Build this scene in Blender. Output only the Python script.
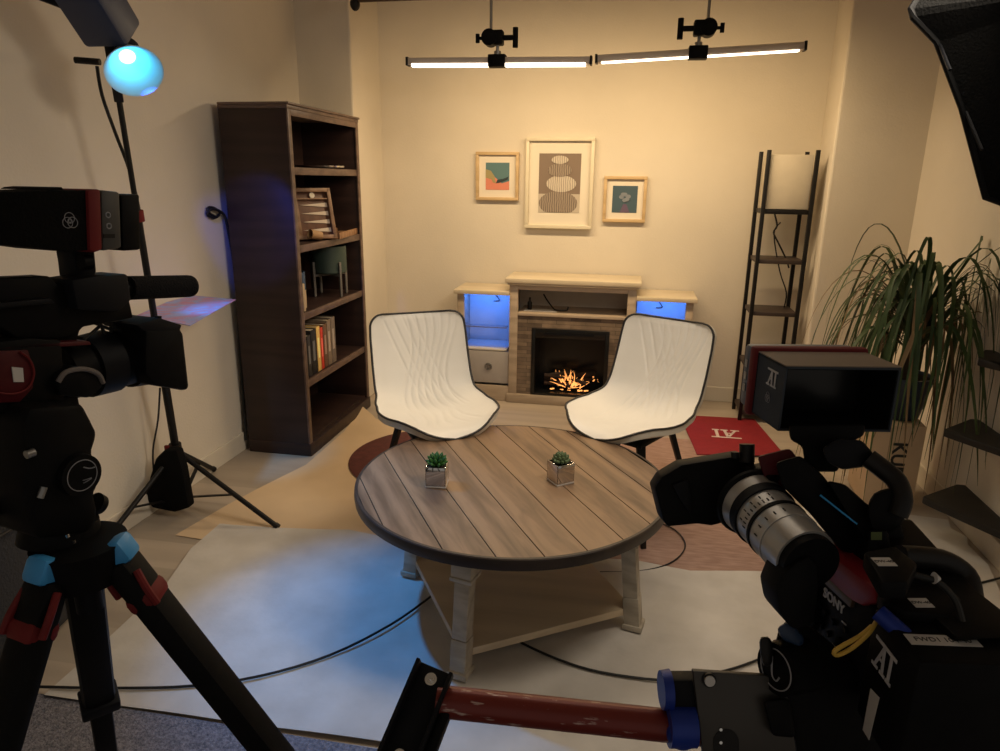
import bpy, bmesh, math, random
from mathutils import Vector, Matrix
PI = math.pi
for o in list(bpy.data.objects): bpy.data.objects.remove(o)
sc = bpy.context.scene
COL = sc.collection
random.seed(7)

# ---------------- camera, world, exposure ----------------
EYE = Vector((0, 0, 1.45)); FP = 690.0
vz = Vector((473-500, 2800-375.5, FP)).normalized()
vy = Vector((635-500, 180-375.5, FP)); vy = (vy - vz*vy.dot(vz)).normalized()
vx = vz.cross(vy)
if vx.x < 0: vx = -vx
RW = Matrix((vx, vy, -vz))                     # picture directions (right, down, forward) to world
cam_data = bpy.data.cameras.new('camera'); cam = bpy.data.objects.new('camera', cam_data); COL.objects.link(cam)
cam_data.sensor_width = 36; cam_data.lens = 36*FP/1000; cam_data.clip_start = .05
R_, U_, F_ = RW @ Vector((1, 0, 0)), RW @ Vector((0, -1, 0)), RW @ Vector((0, 0, 1))
m = Matrix((R_, U_, -F_)).transposed().to_4x4(); m.translation = EYE
cam.matrix_world = m
sc.camera = cam
sc.view_settings.view_transform = 'Standard'; sc.view_settings.look = 'None'
sc.view_settings.gamma = 1; sc.view_settings.use_curve_mapping = False
sc.view_settings.exposure = 0.0
w = bpy.data.worlds.new('room_air'); sc.world = w; w.use_nodes = True
w.node_tree.nodes['Background'].inputs[0].default_value = (1.0, .89, .76, 1)
w.node_tree.nodes['Background'].inputs[1].default_value = .22

def ray(x, y): return RW @ Vector((x-500, y-375.5, FP))
def flr(x, y, z=0.0):
    r = ray(x, y); return EYE + r*((z-EYE.z)/r.z)
def atY(x, y, Y):
    r = ray(x, y); return EYE + r*(Y/r.y)
def atX(x, y, X):
    r = ray(x, y); return EYE + r*(X/r.x)
def dep(x, y, d): return EYE + ray(x, y)*(d/FP)

def area(name, loc, target, sx, sy, power, col, spread=PI):
    l = bpy.data.lights.new(name, 'AREA'); l.shape = 'RECTANGLE'; l.size = sx; l.size_y = sy; l.energy = power; l.color = col; l.spread = spread
    o = bpy.data.objects.new(name, l); COL.objects.link(o); o.location = loc
    o.rotation_euler = (Vector(target)-Vector(loc)).to_track_quat('-Z', 'Y').to_euler()
    return o
def spot(name, loc, target, power, col, deg, blend, rad=.03):
    l = bpy.data.lights.new(name, 'SPOT'); l.energy = power; l.color = col; l.spot_size = math.radians(deg); l.spot_blend = blend; l.shadow_soft_size = rad
    o = bpy.data.objects.new(name, l); COL.objects.link(o); o.location = loc
    o.rotation_euler = (Vector(target)-Vector(loc)).to_track_quat('-Z', 'Y').to_euler()
    return o
WARM = (1.0, .70, .36); NEUT = (1.0, .86, .68)
BARS = [dict(c=Vector((-.735, 3.8, 2.035)), half=.475, tilt=-.012), dict(c=Vector((.265, 3.8, 2.055)), half=.487, tilt=.04)]
for b in BARS:
    area('bar_light', b['c']+Vector((0, .05, -.035)), b['c']+Vector((0, .75, -.9)), .92, .03, 8.6, WARM)
    area('bar_light', b['c']+Vector((0, -.01, -.045)), b['c']+Vector((0, -.25, -1)), .92, .03, 5.5, (1, .78, .5))
area('softbox_light', (.62, 1.75, 2.0), (-.9, 2.75, .35), .45, .45, 9, NEUT, math.radians(125))
area('overhead_fill_light', (-.3, 2.4, 2.6), (-.3, 2.4, 0), 1.2, .5, 5, NEUT, math.radians(110))  # fill added above the set; no ceiling fixture is there
LAMP = Vector((-1.68, 2.24, 1.80))
HEAD = atY(127, 56, 2.25)
AXIS = ((flr(390, 620)-HEAD).normalized()*.62 + (EYE-HEAD).normalized()*.5).normalized()
FACE = HEAD + AXIS*.15
spot('cob_light', FACE, flr(375, 640), 85, (.035, .36, 1.0), 46, .9)
spot('cob_beam_light', FACE, (-1.84, 3.2, 1.22), 24, (.03, .10, 1.0), 26, .35)
spot('cob_spill_light', FACE, (-1.72, 2.66, .90), 48, (.05, .45, 1.0), 22, .9)

pl_ = bpy.data.lights.new('led_glow', 'POINT'); pl_.energy = .28; pl_.color = (.04, .62, 1); pl_.shadow_soft_size = .012
po = bpy.data.objects.new('led_glow', pl_); COL.objects.link(po); po.location = HEAD + AXIS*.045

# ---------------- materials ----------------
def mat(name, c, r=.6, metal=0, var=.0, scale=20, bump=0, bscale=80, stretch=None, c2=None, emit=None, estr=0, coat=0, trans=0, ior=1.45, spec=None):
    M = bpy.data.materials.new(name); M.use_nodes = True
    n = M.node_tree.nodes; L = M.node_tree.links; p = n['Principled BSDF']
    p.inputs['Roughness'].default_value = r; p.inputs['Metallic'].default_value = metal
    p.inputs['Base Color'].default_value = (*c, 1)
    p.inputs['Coat Weight'].default_value = coat
    p.inputs['Transmission Weight'].default_value = trans; p.inputs['IOR'].default_value = ior
    if spec is not None: p.inputs['Specular IOR Level'].default_value = spec
    if emit: p.inputs['Emission Color'].default_value = (*emit, 1); p.inputs['Emission Strength'].default_value = estr
    tc = n.new('ShaderNodeTexCoord'); mp = n.new('ShaderNodeMapping'); L.new(tc.outputs['Object'], mp.inputs[0])
    if stretch: mp.inputs['Scale'].default_value = stretch
    nz = n.new('ShaderNodeTexNoise'); nz.inputs['Scale'].default_value = scale; nz.inputs['Detail'].default_value = 5
    L.new(mp.outputs[0], nz.inputs['Vector'])
    cr = n.new('ShaderNodeValToRGB')
    a = c2 if c2 else tuple(x*(1-var) for x in c); b = c if c2 else tuple(min(1, x*(1+var)) for x in c)
    cr.color_ramp.elements[0].position = .32; cr.color_ramp.elements[1].position = .68
    cr.color_ramp.elements[0].color = (*a, 1); cr.color_ramp.elements[1].color = (*b, 1)
    L.new(nz.outputs['Fac'], cr.inputs[0])
    if var or c2: L.new(cr.outputs[0], p.inputs['Base Color'])
    if bump:
        nb = n.new('ShaderNodeTexNoise'); nb.inputs['Scale'].default_value = bscale; nb.inputs['Detail'].default_value = 4
        L.new(mp.outputs[0], nb.inputs['Vector'])
        bp = n.new('ShaderNodeBump'); bp.inputs['Strength'].default_value = bump; bp.inputs['Distance'].default_value = .01
        L.new(nb.outputs['Fac'], bp.inputs['Height']); L.new(bp.outputs[0], p.inputs['Normal'])
    return M
def wood(name, c1, c2, r=.5, ang=0, scale=14, plank=None, seam=(.05, .03, .02), coat=0):
    """long grain along local x turned by ang; plank = seam spacing"""
    M = mat(name, c1, r, coat=coat); n = M.node_tree.nodes; L = M.node_tree.links; p = n['Principled BSDF']
    tc = n.new('ShaderNodeTexCoord'); mp = n.new('ShaderNodeMapping'); mp.inputs['Rotation'].default_value = (0, 0, ang)
    L.new(tc.outputs['Object'], mp.inputs[0])
    m2 = n.new('ShaderNodeMapping'); m2.inputs['Scale'].default_value = (.12, 1, 1); L.new(mp.outputs[0], m2.inputs[0])
    src = m2.outputs[0]
    wv = n.new('ShaderNodeTexNoise'); wv.inputs['Scale'].default_value = scale*3; wv.inputs['Detail'].default_value = 8; wv.inputs['Distortion'].default_value = 1.2
    L.new(src, wv.inputs['Vector'])
    rg = n.new('ShaderNodeTexWave'); rg.wave_type = 'RINGS'; rg.inputs['Scale'].default_value = scale*.5; rg.inputs['Distortion'].default_value = 9; rg.inputs['Detail'].default_value = 3
    L.new(src, rg.inputs['Vector'])
    mx = n.new('ShaderNodeMath'); mx.operation = 'MULTIPLY_ADD'; mx.inputs[1].default_value = .35
    L.new(rg.outputs['Fac'], mx.inputs[0]); 
    ms = n.new('ShaderNodeMath'); ms.operation = 'MULTIPLY'; ms.inputs[1].default_value = .75; L.new(wv.outputs['Fac'], ms.inputs[0]); L.new(ms.outputs[0], mx.inputs[2])
    cr = n.new('ShaderNodeValToRGB'); cr.color_ramp.elements[0].position = .3; cr.color_ramp.elements[1].position = .72
    cr.color_ramp.elements[0].color = (*c2, 1); cr.color_ramp.elements[1].color = (*c1, 1)
    L.new(mx.outputs[0], cr.inputs[0]); out = cr.outputs[0]
    if plank:
        sx = n.new('ShaderNodeSeparateXYZ'); L.new(mp.outputs[0], sx.inputs[0])
        dv = n.new('ShaderNodeMath'); dv.operation = 'MULTIPLY_ADD'; dv.inputs[1].default_value = 1/plank; dv.inputs[2].default_value = .5+50; L.new(sx.outputs['Y'], dv.inputs[0])
        fl_ = n.new('ShaderNodeMath'); fl_.operation = 'FLOOR'; L.new(dv.outputs[0], fl_.inputs[0])
        wn = n.new('ShaderNodeTexWhiteNoise'); wn.noise_dimensions = '1D'; L.new(fl_.outputs[0], wn.inputs['W'])
        h = n.new('ShaderNodeMix'); h.data_type = 'RGBA'; h.blend_type = 'MULTIPLY'; h.inputs[0].default_value = .22
        L.new(out, h.inputs[6]); L.new(wn.outputs['Value'], h.inputs[7]); out = h.outputs[2]
    L.new(out, p.inputs['Base Color'])
    return M

MW = mat('warm_white_plaster', (.73, .67, .575), .8, var=.03, scale=3, bump=.12, bscale=90)
MTRIM = mat('cream_baseboard_paint', (.72, .66, .56), .45, var=.02)
MFLOOR = wood('pale_grey_floor_planks', (.50, .42, .335), (.44, .365, .29), .45, 0, 5, .18)
MCARPET = mat('blue_grey_carpet', (.30, .29, .33), .95, scale=110, c2=(.12, .12, .15), bump=1, bscale=160)
MPAPER = mat('off_white_drop_cloth', (.64, .605, .56), .8, scale=7, c2=(.54, .505, .46), bump=.5, bscale=7)
MKRAFT = mat('tan_kraft_paper', (.70, .53, .345), .7, scale=3, c2=(.63, .47, .30), bump=.15, bscale=8)
MRUG = mat('faded_pinkish_rug', (.50, .33, .26), .9, scale=14, c2=(.36, .22, .175), bump=.4, bscale=140, stretch=(1, 5, 1))
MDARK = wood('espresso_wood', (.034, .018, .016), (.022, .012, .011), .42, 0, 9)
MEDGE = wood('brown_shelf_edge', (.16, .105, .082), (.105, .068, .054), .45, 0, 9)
MGOLD = wood('pale_gold_wood', (.62, .45, .25), (.52, .37, .20), .45, 0, 12)
MFIRE = wood('greige_mantel_wood', (.50, .40, .30), (.38, .30, .22), .5, 0, 9)
MFIRETOP = wood('cream_mantel_top', (.72, .62, .46), (.62, .53, .39), .4, 0, 9)
MBACKW = mat('cream_cabinet_back', (.62, .58, .52), .5, var=.03)
MSTONE = None
MTABLE = wood('weathered_oak_planks', (.27, .17, .10), (.13, .08, .048), .36, math.radians(57.8), 11)
MTABRIM = wood('dark_oak_rim', (.045, .032, .025), (.025, .018, .015), .4, 0, 10)
MSEAM = mat('dark_plank_seam', (.03, .018, .012), .8)
MTLEG = wood('whitewashed_table_leg', (.50, .44, .35), (.36, .31, .24), .55, 0, 14)
MTSHELF = wood('cream_table_shelf', (.66, .53, .36), (.58, .46, .31), .5, 0, 6)
MLEA = mat('white_leather', (.86, .83, .77), .42, var=.02, scale=8, bump=.08, bscale=220)
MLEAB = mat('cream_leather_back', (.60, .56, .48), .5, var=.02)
MPIPING = mat('black_piping', (.02, .018, .018), .5)
MBLK = mat('black_metal', (.010, .009, .009), .45, var=.1, spec=.3)
MBLKM = mat('matte_black_plastic', (.005, .005, .0055), .55, var=.15, scale=60, spec=.12)
MFAB = mat('black_fabric', (.006, .006, .006), .9, bump=.4, bscale=200, spec=.1)
MFOAM = mat('black_foam', (.012, .012, .014), .95, bump=.8, bscale=300, spec=.15)
MCHAR = mat('charcoal_plastic', (.008, .0085, .011), .55, var=.1, spec=.15)
MGREY = mat('grey_metal', (.30, .30, .30), .35, metal=.8, var=.05)
MSILV = mat('silver_lens_barrel', (.40, .39, .375), .32, metal=.4, var=.05)
MCHROME = mat('bright_chrome', (.80, .80, .80), .12, metal=1)
MREDM = mat('red_anodised_metal', (.075, .004, .008), .5, var=.15, spec=.3)
MREDR = mat('red_rubber', (.15, .012, .013), .6, var=.08, spec=.3)
MMAT = mat('red_mat', (.27, .012, .02), .7, var=.08, scale=30, bump=.2, bscale=200)
MMAROON = mat('maroon_mat', (.115, .032, .028), .75, var=.15, scale=30, bump=.2, bscale=200)
MBLUE = mat('blue_anodised_metal', (.02, .14, .62), .35, metal=.3, var=.1)
MBLUED = mat('deep_blue_knob', (.01, .035, .28), .4, metal=.2, var=.1)
MLBLUE = mat('light_blue_clamp', (.05, .32, .72), .4, var=.1)
MPIPE = None
MWHITE = mat('white_label_tape', (.62, .60, .58), .6, var=.03)
MINK = mat('faint_grey_ink', (.30, .30, .32), .6)
MINKL = mat('pale_lettering', (.55, .55, .58), .5)
MINKD = mat('black_ink', (.02, .02, .02), .7)
MCARD = mat('tan_cardboard', (.60, .44, .29), .8, var=.05, scale=6)
MPOT = mat('dark_blue_planter', (.015, .03, .06), .35, var=.2)
MSOIL = mat('dark_soil', (.03, .02, .012), 1, bump=1, bscale=90)
MLEAF = mat('long_green_leaf', (.06, .10, .028), .5, scale=6, c2=(.022, .05, .014))
MLEAFD = mat('dry_brown_leaf', (.17, .11, .05), .7, var=.3, scale=8)
MSUC = mat('succulent_green', (.06, .20, .04), .5, scale=40, c2=(.03, .10, .03))
MSUC2 = mat('dusty_succulent_green', (.13, .19, .09), .6, scale=40, c2=(.07, .11, .05))
MMIRR = mat('mirrored_glass', (.72, .72, .72), .06, metal=1, var=.04)
MSHADE = mat('cream_lamp_shade_fabric', (.60, .54, .44), .85, var=.03, bump=.1, bscale=300)
MPRINT = mat('white_picture_mount', (.78, .72, .62), .7)
MGLASS = mat('smoked_cabinet_glass', (.55, .6, .65), .05, trans=.9)
MFBOX = mat('black_firebox', (.008, .008, .008), .25)
MFGLASS = mat('dark_firebox_glass', (.02, .02, .02), .08, trans=.0)
MLOG = mat('charred_log', (.05, .025, .015), .9, scale=25, c2=(.015, .01, .008), bump=1, bscale=60)
MEMBER = mat('glowing_ember', (.8, .3, .08), .8, emit=(1, .42, .12), estr=1.3)
MTREAD = mat('dark_stair_tread', (.009, .008, .0075), .6, var=.1)
MEMW = mat('warm_led_diffuser', (1, .9, .8), .5, emit=(1, .86, .66), estr=5)
MEMC = mat('cyan_led_chip', (.3, .8, 1), .5, emit=(.30, .85, 1), estr=5)
MREFL = mat('led_tinted_reflector', (.55, .68, .74), .6, metal=.0)  # cyan LED light tinted into the metal's base colour
MGEL = None
MYEL = mat('yellow_cable', (.60, .38, .06), .5)
MCAB = mat('black_rubber_cable', (.012, .012, .012), .5)
MALU = mat('brushed_bar_housing', (.62, .54, .47), .5)
MBAG = mat('dark_grey_bag_fabric', (.035, .035, .038), .95, bump=.6, bscale=120)

def special():
    global MSTONE, MPIPE, MGEL
    # stone surround: rows of brown slate strips
    M = mat('stacked_slate', (.25, .19, .14), .6); n = M.node_tree.nodes; L = M.node_tree.links; p = n['Principled BSDF']
    tc = n.new('ShaderNodeTexCoord'); mp = n.new('ShaderNodeMapping'); mp.inputs['Rotation'].default_value = (PI/2, 0, 0); L.new(tc.outputs['Object'], mp.inputs[0])
    br = n.new('ShaderNodeTexBrick'); br.inputs['Scale'].default_value = 5; br.inputs['Row Height'].default_value = .13; br.inputs['Brick Width'].default_value = .95; br.inputs['Mortar Size'].default_value = .006
    br.inputs['Color1'].default_value = (.25, .185, .13, 1); br.inputs['Color2'].default_value = (.11, .08, .06, 1); br.inputs['Mortar'].default_value = (.06, .045, .035, 1)
    L.new(mp.outputs[0], br.inputs['Vector'])
    nz = n.new('ShaderNodeTexNoise'); nz.inputs['Scale'].default_value = 14; nz.inputs['Detail'].default_value = 6; L.new(mp.outputs[0], nz.inputs['Vector'])
    h = n.new('ShaderNodeMix'); h.data_type = 'RGBA'; h.blend_type = 'OVERLAY'; h.inputs[0].default_value = .7
    L.new(br.outputs['Color'], h.inputs[6]); L.new(nz.outputs['Fac'], h.inputs[7]); L.new(h.outputs[2], p.inputs['Base Color'])
    MSTONE = M
    M = mat('scratched_red_pipe_paint', (.20, .025, .018), .32, metal=.2); n = M.node_tree.nodes; L = M.node_tree.links; p = n['Principled BSDF']
    tc = n.new('ShaderNodeTexCoord'); mp = n.new('ShaderNodeMapping'); mp.inputs['Scale'].default_value = (14, 60, 60); L.new(tc.outputs['Object'], mp.inputs[0])
    nz = n.new('ShaderNodeTexNoise'); nz.inputs['Scale'].default_value = 2.2; nz.inputs['Detail'].default_value = 7; L.new(mp.outputs[0], nz.inputs['Vector'])
    cr = n.new('ShaderNodeValToRGB'); e = cr.color_ramp.elements; e[0].position = .62; e[0].color = (.17, .022, .016, 1); e[1].position = .70; e[1].color = (.55, .40, .36, 1)
    L.new(nz.outputs['Fac'], cr.inputs[0]); L.new(cr.outputs[0], p.inputs['Base Color']); MPIPE = M
    M = mat('iridescent_gel', (.4, .2, .6), .15, metal=.6); n = M.node_tree.nodes; L = M.node_tree.links; p = n['Principled BSDF']
    tc = n.new('ShaderNodeTexCoord'); nz = n.new('ShaderNodeTexNoise'); nz.inputs['Scale'].default_value = 9; nz.inputs['Detail'].default_value = 8; nz.inputs['Distortion'].default_value = 2; L.new(tc.outputs['Object'], nz.inputs['Vector'])
    cr = n.new('ShaderNodeValToRGB'); e = cr.color_ramp.elements; e[0].position = .36; e[0].color = (.58, .24, .52, 1); e[1].position = .62; e[1].color = (.30, .45, .95, 1)
    L.new(nz.outputs['Fac'], cr.inputs[0]); L.new(cr.outputs[0], p.inputs['Base Color']); p.inputs['Roughness'].default_value = .35; p.inputs['Metallic'].default_value = .2; MGEL = M
special()

# ---------------- builders ----------------
def fr(a, b):                       # rotation taking z to (b-a)
    return (Vector(b)-Vector(a)).to_track_quat('Z', 'Y').to_matrix().to_4x4()
class B:
    def __init__(s): s.bm = bmesh.new()
    def _add(s, bm, M=None):
        if M is not None: bm.transform(M)
        me = bpy.data.meshes.new('t'); bm.to_mesh(me); bm.free(); s.bm.from_mesh(me); bpy.data.meshes.remove(me); return s
    def box(s, lo, hi, bev=0, M=None, seg=2):
        b = bmesh.new(); bmesh.ops.create_cube(b, size=1)
        lo, hi = Vector(lo), Vector(hi); d = hi-lo; c = (lo+hi)/2
        bmesh.ops.scale(b, vec=d, verts=b.verts); bmesh.ops.translate(b, vec=c, verts=b.verts)
        if bev: bmesh.ops.bevel(b, geom=b.edges[:], offset=min(bev, min(abs(x) for x in d)*.45), segments=seg, affect='EDGES', profile=.5)
        return s._add(b, M)
    def cyl(s, p0, p1, r0, r1=None, seg=20, cap=True):
        p0, p1 = Vector(p0), Vector(p1); r1 = r0 if r1 is None else r1; h = (p1-p0).length
        b = bmesh.new(); bmesh.ops.create_cone(b, cap_ends=cap, segments=seg, radius1=r0, radius2=r1, depth=h)
        M = Matrix.Translation((p0+p1)/2) @ fr(p0, p1)
        return s._add(b, M)
    def beam(s, p0, p1, wx, wy, up=(0, 0, 1), bev=.002, w1=None):
        p0, p1 = Vector(p0), Vector(p1); z = (p1-p0).normalized(); x = Vector(up).cross(z)
        if x.length < 1e-4: x = Vector((1, 0, 0))
        x.normalize(); y = z.cross(x); h = (p1-p0).length
        b = bmesh.new(); bmesh.ops.create_cube(b, size=1); bmesh.ops.scale(b, vec=(wx, wy, h), verts=b.verts)
        if w1:
            for v in b.verts:
                if v.co.z > 0: v.co.x *= w1; v.co.y *= w1
        if bev: bmesh.ops.bevel(b, geom=b.edges[:], offset=bev, segments=2, affect='EDGES', profile=.5)
        M = Matrix((x, y, z)).transposed().to_4x4(); M.translation = (p0+p1)/2
        return s._add(b, M)
    def sph(s, c, r, sc_=(1, 1, 1), seg=16, M=None):
        b = bmesh.new(); bmesh.ops.create_uvsphere(b, u_segments=seg, v_segments=seg//2+2, radius=r)
        bmesh.ops.scale(b, vec=sc_, verts=b.verts)
        if M is not None: b.transform(M)
        bmesh.ops.translate(b, vec=c, verts=b.verts); return s._add(b)
    def prism(s, pts, vec, bev=0):
        b = bmesh.new(); vec = Vector(vec)
        f = b.faces.new([b.verts.new(Vector(p)) for p in pts])
        r = bmesh.ops.extrude_face_region(b, geom=[f]); vs = [g for g in r['geom'] if isinstance(g, bmesh.types.BMVert)]
        bmesh.ops.translate(b, vec=vec, verts=vs)
        bmesh.ops.recalc_face_normals(b, faces=b.faces[:])
        if bev: bmesh.ops.bevel(b, geom=b.edges[:], offset=bev, segments=2, affect='EDGES', profile=.5)
        return s._add(b)
    def tube(s, pts, r, seg=8, closed=False, smooth=4):
        P = [Vector(p) for p in pts]
        if smooth and len(P) > 2:
            Q = []; n = len(P); rng = range(n if closed else n-1)
            for i in rng:
                a, b_, c_, d = (P[(i-1) % n] if closed or i > 0 else P[0]), P[i], P[(i+1) % n], (P[(i+2) % n] if closed or i+2 < n else P[-1])
                for k in range(smooth):
                    t = k/smooth; Q.append(.5*((2*b_)+(c_-a)*t+(2*a-5*b_+4*c_-d)*t*t+(3*b_-a-3*c_+d)*t**3))
            if not closed: Q.append(P[-1])
            P = Q
        rr = r if callable(r) else (lambda t: r)
        b = bmesh.new(); rings = []; n = len(P); prev = None
        for i, p in enumerate(P):
            t = (P[(i+1) % n]-P[i-1]) if closed else (P[min(i+1, n-1)]-P[max(i-1, 0)])
            t.normalize()
            if prev is None: x = t.orthogonal().normalized()
            else: x = (prev-t*prev.dot(t)).normalized()
            prev = x; y = t.cross(x); q = rr(i/(n-1))
            rings.append([b.verts.new(p+(x*math.cos(2*PI*k/seg)+y*math.sin(2*PI*k/seg))*q) for k in range(seg)])
        for i in range(n if closed else n-1):
            A, C_ = rings[i], rings[(i+1) % n]
            for k in range(seg): b.faces.new((A[k], A[(k+1) % seg], C_[(k+1) % seg], C_[k]))
        if not closed: b.faces.new(rings[0][::-1]); b.faces.new(rings[-1])
        return s._add(b)
    def lathe(s, prof, M=None, seg=32):
        b = bmesh.new(); rings = []
        for r, z in prof: rings.append([b.verts.new((max(r, 1e-5)*math.cos(2*PI*k/seg), max(r, 1e-5)*math.sin(2*PI*k/seg), z)) for k in range(seg)])
        for A, C_ in zip(rings, rings[1:]):
            for k in range(seg): b.faces.new((A[k], A[(k+1) % seg], C_[(k+1) % seg], C_[k]))
        bmesh.ops.remove_doubles(b, verts=b.verts, dist=1e-4)
        bmesh.ops.recalc_face_normals(b, faces=b.faces[:])
        return s._add(b, M)
    def ring(s, c, normal, R, r, seg=32, rs=8, squash=1):
        c = Vector(c); q = Vector(normal).to_track_quat('Z', 'Y').to_matrix()
        return s.tube([c+q@Vector((R*math.cos(2*PI*k/seg), R*squash*math.sin(2*PI*k/seg), 0)) for k in range(seg)], r, rs, True, 0)
XF = {}
def thing(name, label, cat, loc=(0, 0, 0), rz=0, group=None):
    o = bpy.data.objects.new(name, None); COL.objects.link(o); o.location = loc; o.rotation_euler = (0, 0, rz); o.empty_display_size = .1
    XF[o.name] = Matrix.Translation(loc) @ Matrix.Rotation(rz, 4, 'Z')
    o['label'] = label; o['category'] = cat
    if group: o['group'] = group
    return o
def obj(name, b, m_, parent=None, world=False, smooth=True, label=None):
    """world=True: the mesh was laid out in room coordinates; it is moved into its thing's own frame"""
    bm = b.bm if isinstance(b, B) else b
    top = parent
    while top is not None and top.parent is not None: top = top.parent
    if world and top is not None: bm.transform(XF[top.name].inverted())
    me = bpy.data.meshes.new(name); bm.to_mesh(me); bm.free()
    o = bpy.data.objects.new(name, me); COL.objects.link(o); me.materials.append(m_)
    if smooth:
        for p in me.polygons: p.use_smooth = True
        try: me.set_sharp_from_angle(angle=math.radians(35))
        except Exception: pass
    if parent is not None: o.parent = parent
    if label: o['label'] = label
    return o
def tag(o, label, cat, group=None, kind=None):
    o['label'] = label; o['category'] = cat
    if group: o['group'] = group
    if kind: o['kind'] = kind
    return o
def recentre(o):                     # put a world-laid single mesh's origin at its base
    vs = [v.co for v in o.data.vertices]
    c = Vector((sum(v.x for v in vs)/len(vs), sum(v.y for v in vs)/len(vs), min(v.z for v in vs)))
    o.data.transform(Matrix.Translation(-c)); o.location = c; return o
def struct(name, b, m_, smooth=False):
    o = obj(name, b, m_, smooth=smooth); o['kind'] = 'structure'; return o
def letters(txt, size, M, parent, m_, depth=.0006, top=None, name='lettering', bold=0):
    cu = bpy.data.curves.new('t', 'FONT'); cu.body = txt; cu.size = size; cu.extrude = depth; cu.align_x = 'CENTER'; cu.align_y = 'CENTER'; cu.resolution_u = 3; cu.offset = bold
    t = bpy.data.objects.new('t', cu); COL.objects.link(t)
    dg = bpy.context.evaluated_depsgraph_get(); dg.update()
    me = bpy.data.meshes.new_from_object(t.evaluated_get(dg)); bpy.data.objects.remove(t); bpy.data.curves.remove(cu)
    b = bmesh.new(); b.from_mesh(me); bpy.data.meshes.remove(me); b.transform(M)
    return obj(name, b, m_, parent, world=True, smooth=False)
def face_M(o, xdir, zdir):           # text frame: x reading direction, z towards the reader
    x = Vector(xdir).normalized(); z = Vector(zdir); z = (z-x*z.dot(x)).normalized(); y = z.cross(x)
    M = Matrix((x, y, z)).transposed().to_4x4(); M.translation = Vector(o); return M

# ---------------- the room ----------------
XL, XR, YB, YP, H = -2.035, 1.50, 4.72, 4.19, 2.75
struct('floor', B().box((-2.3, -1.6, -.08), (2.6, 4.9, 0)), MFLOOR)
struct('ceiling', B().box((-2.3, -1.6, H), (2.6, 4.9, H+.1)), MW)
struct('wall_left', B().box((XL-.15, -1.6, 0), (XL, YP, H)), MW)
struct('wall_back', B().box((-1.72, YB, 0), (1.12, YB+.15, H)), MW)
struct('wall_right', B().box((XR, 1.0, 0), (XR+.12, 4.3, H)), MW)
def pier(name, pts): return struct(name, B().prism([(x, y, 0) for x, y in pts], (0, 0, H), .012), MW)
pier('wall_left_pier', [(XL-.15, YP), (-1.69, YP), (-1.715, YB+.15), (XL-.15, YB+.15)])
pier('wall_right_pier', [(1.045, YP), (XR+.12, YP), (XR+.12, YB+.15), (1.115, YB+.15)])
struct('baseboard_left', B().box((XL, -1.6, 0), (XL+.014, YP, .10), .003), MTRIM)
struct('baseboard_back', B().box((-1.71, YB-.014, 0), (1.11, YB, .10), .003), MTRIM)
struct('baseboard_right', B().box((XR-.014, 1.0, 0), (XR, YP, .10), .003), MTRIM)
struct('baseboard_pier_left', B().box((XL+.014, YP-.014, 0), (-1.69, YP, .10), .003), MTRIM)
struct('baseboard_pier_right', B().box((1.045, YP-.014, 0), (XR-.014, YP, .10), .003), MTRIM)

# loose sheets on the floor: thin wavy sheets with thickness
def sheet(name, outline, z, m_, thick=.0015, amp=.004, seed=1, grid=.06, curl=None):
    b = bmesh.new(); pts = [Vector((x, y, 0)) for x, y in outline]
    b.faces.new([b.verts.new(p) for p in pts])
    xs = [p.x for p in pts]; ys = [p.y for p in pts]
    x = min(xs)+grid
    while x < max(xs): bmesh.ops.bisect_plane(b, geom=b.verts[:]+b.edges[:]+b.faces[:], plane_co=(x, 0, 0), plane_no=(1, 0, 0)); x += grid
    y = min(ys)+grid
    while y < max(ys): bmesh.ops.bisect_plane(b, geom=b.verts[:]+b.edges[:]+b.faces[:], plane_co=(0, y, 0), plane_no=(0, 1, 0)); y += grid
    rnd = random.Random(seed); ph = [rnd.uniform(0, 6) for _ in range(6)]
    for v in b.verts:
        x, y = v.co.x, v.co.y
        hgt = (math.sin(x*5.1+ph[0]+2*math.sin(y*1.7+ph[1]))+math.sin(y*6.3+x*3+ph[2])+.6*math.sin(x*13+y*9+ph[3]))/2.6
        v.co.z = z+amp*(1+hgt)
        if curl: v.co.z += curl(x, y)
    bmesh.ops.recalc_face_normals(b, faces=b.faces[:])
    if b.faces[0].normal.z < 0: bmesh.ops.reverse_faces(b, faces=b.faces[:])
    r = bmesh.ops.extrude_face_region(b, geom=b.faces[:])
    bmesh.ops.translate(b, vec=(0, 0, -thick), verts=[g for g in r['geom'] if isinstance(g, bmesh.types.BMVert)])
    bmesh.ops.recalc_face_normals(b, faces=b.faces[:])
    return obj(name, b, m_)
def jag(pts, seed, n=5, a=.012):
    rnd = random.Random(seed); out = []
    for i, p in enumerate(pts):
        q = pts[(i+1) % len(pts)]; d = Vector((q[0]-p[0], q[1]-p[1]))
        for k in range(n):
            t = k/n; o_ = 0 if k == 0 else rnd.uniform(-a, a)
            nn = Vector((-d.y, d.x)).normalized()
            out.append((p[0]+d.x*t+nn.x*o_, p[1]+d.y*t+nn.y*o_))
    return out
o = obj('carpet', B().box((-2.04, -.6, 0), (1.46, 1.395, .006), .002), MCARPET); tag(o, 'blue grey cut pile carpet on the floor in front of the drop cloth', 'carpet')
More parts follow.
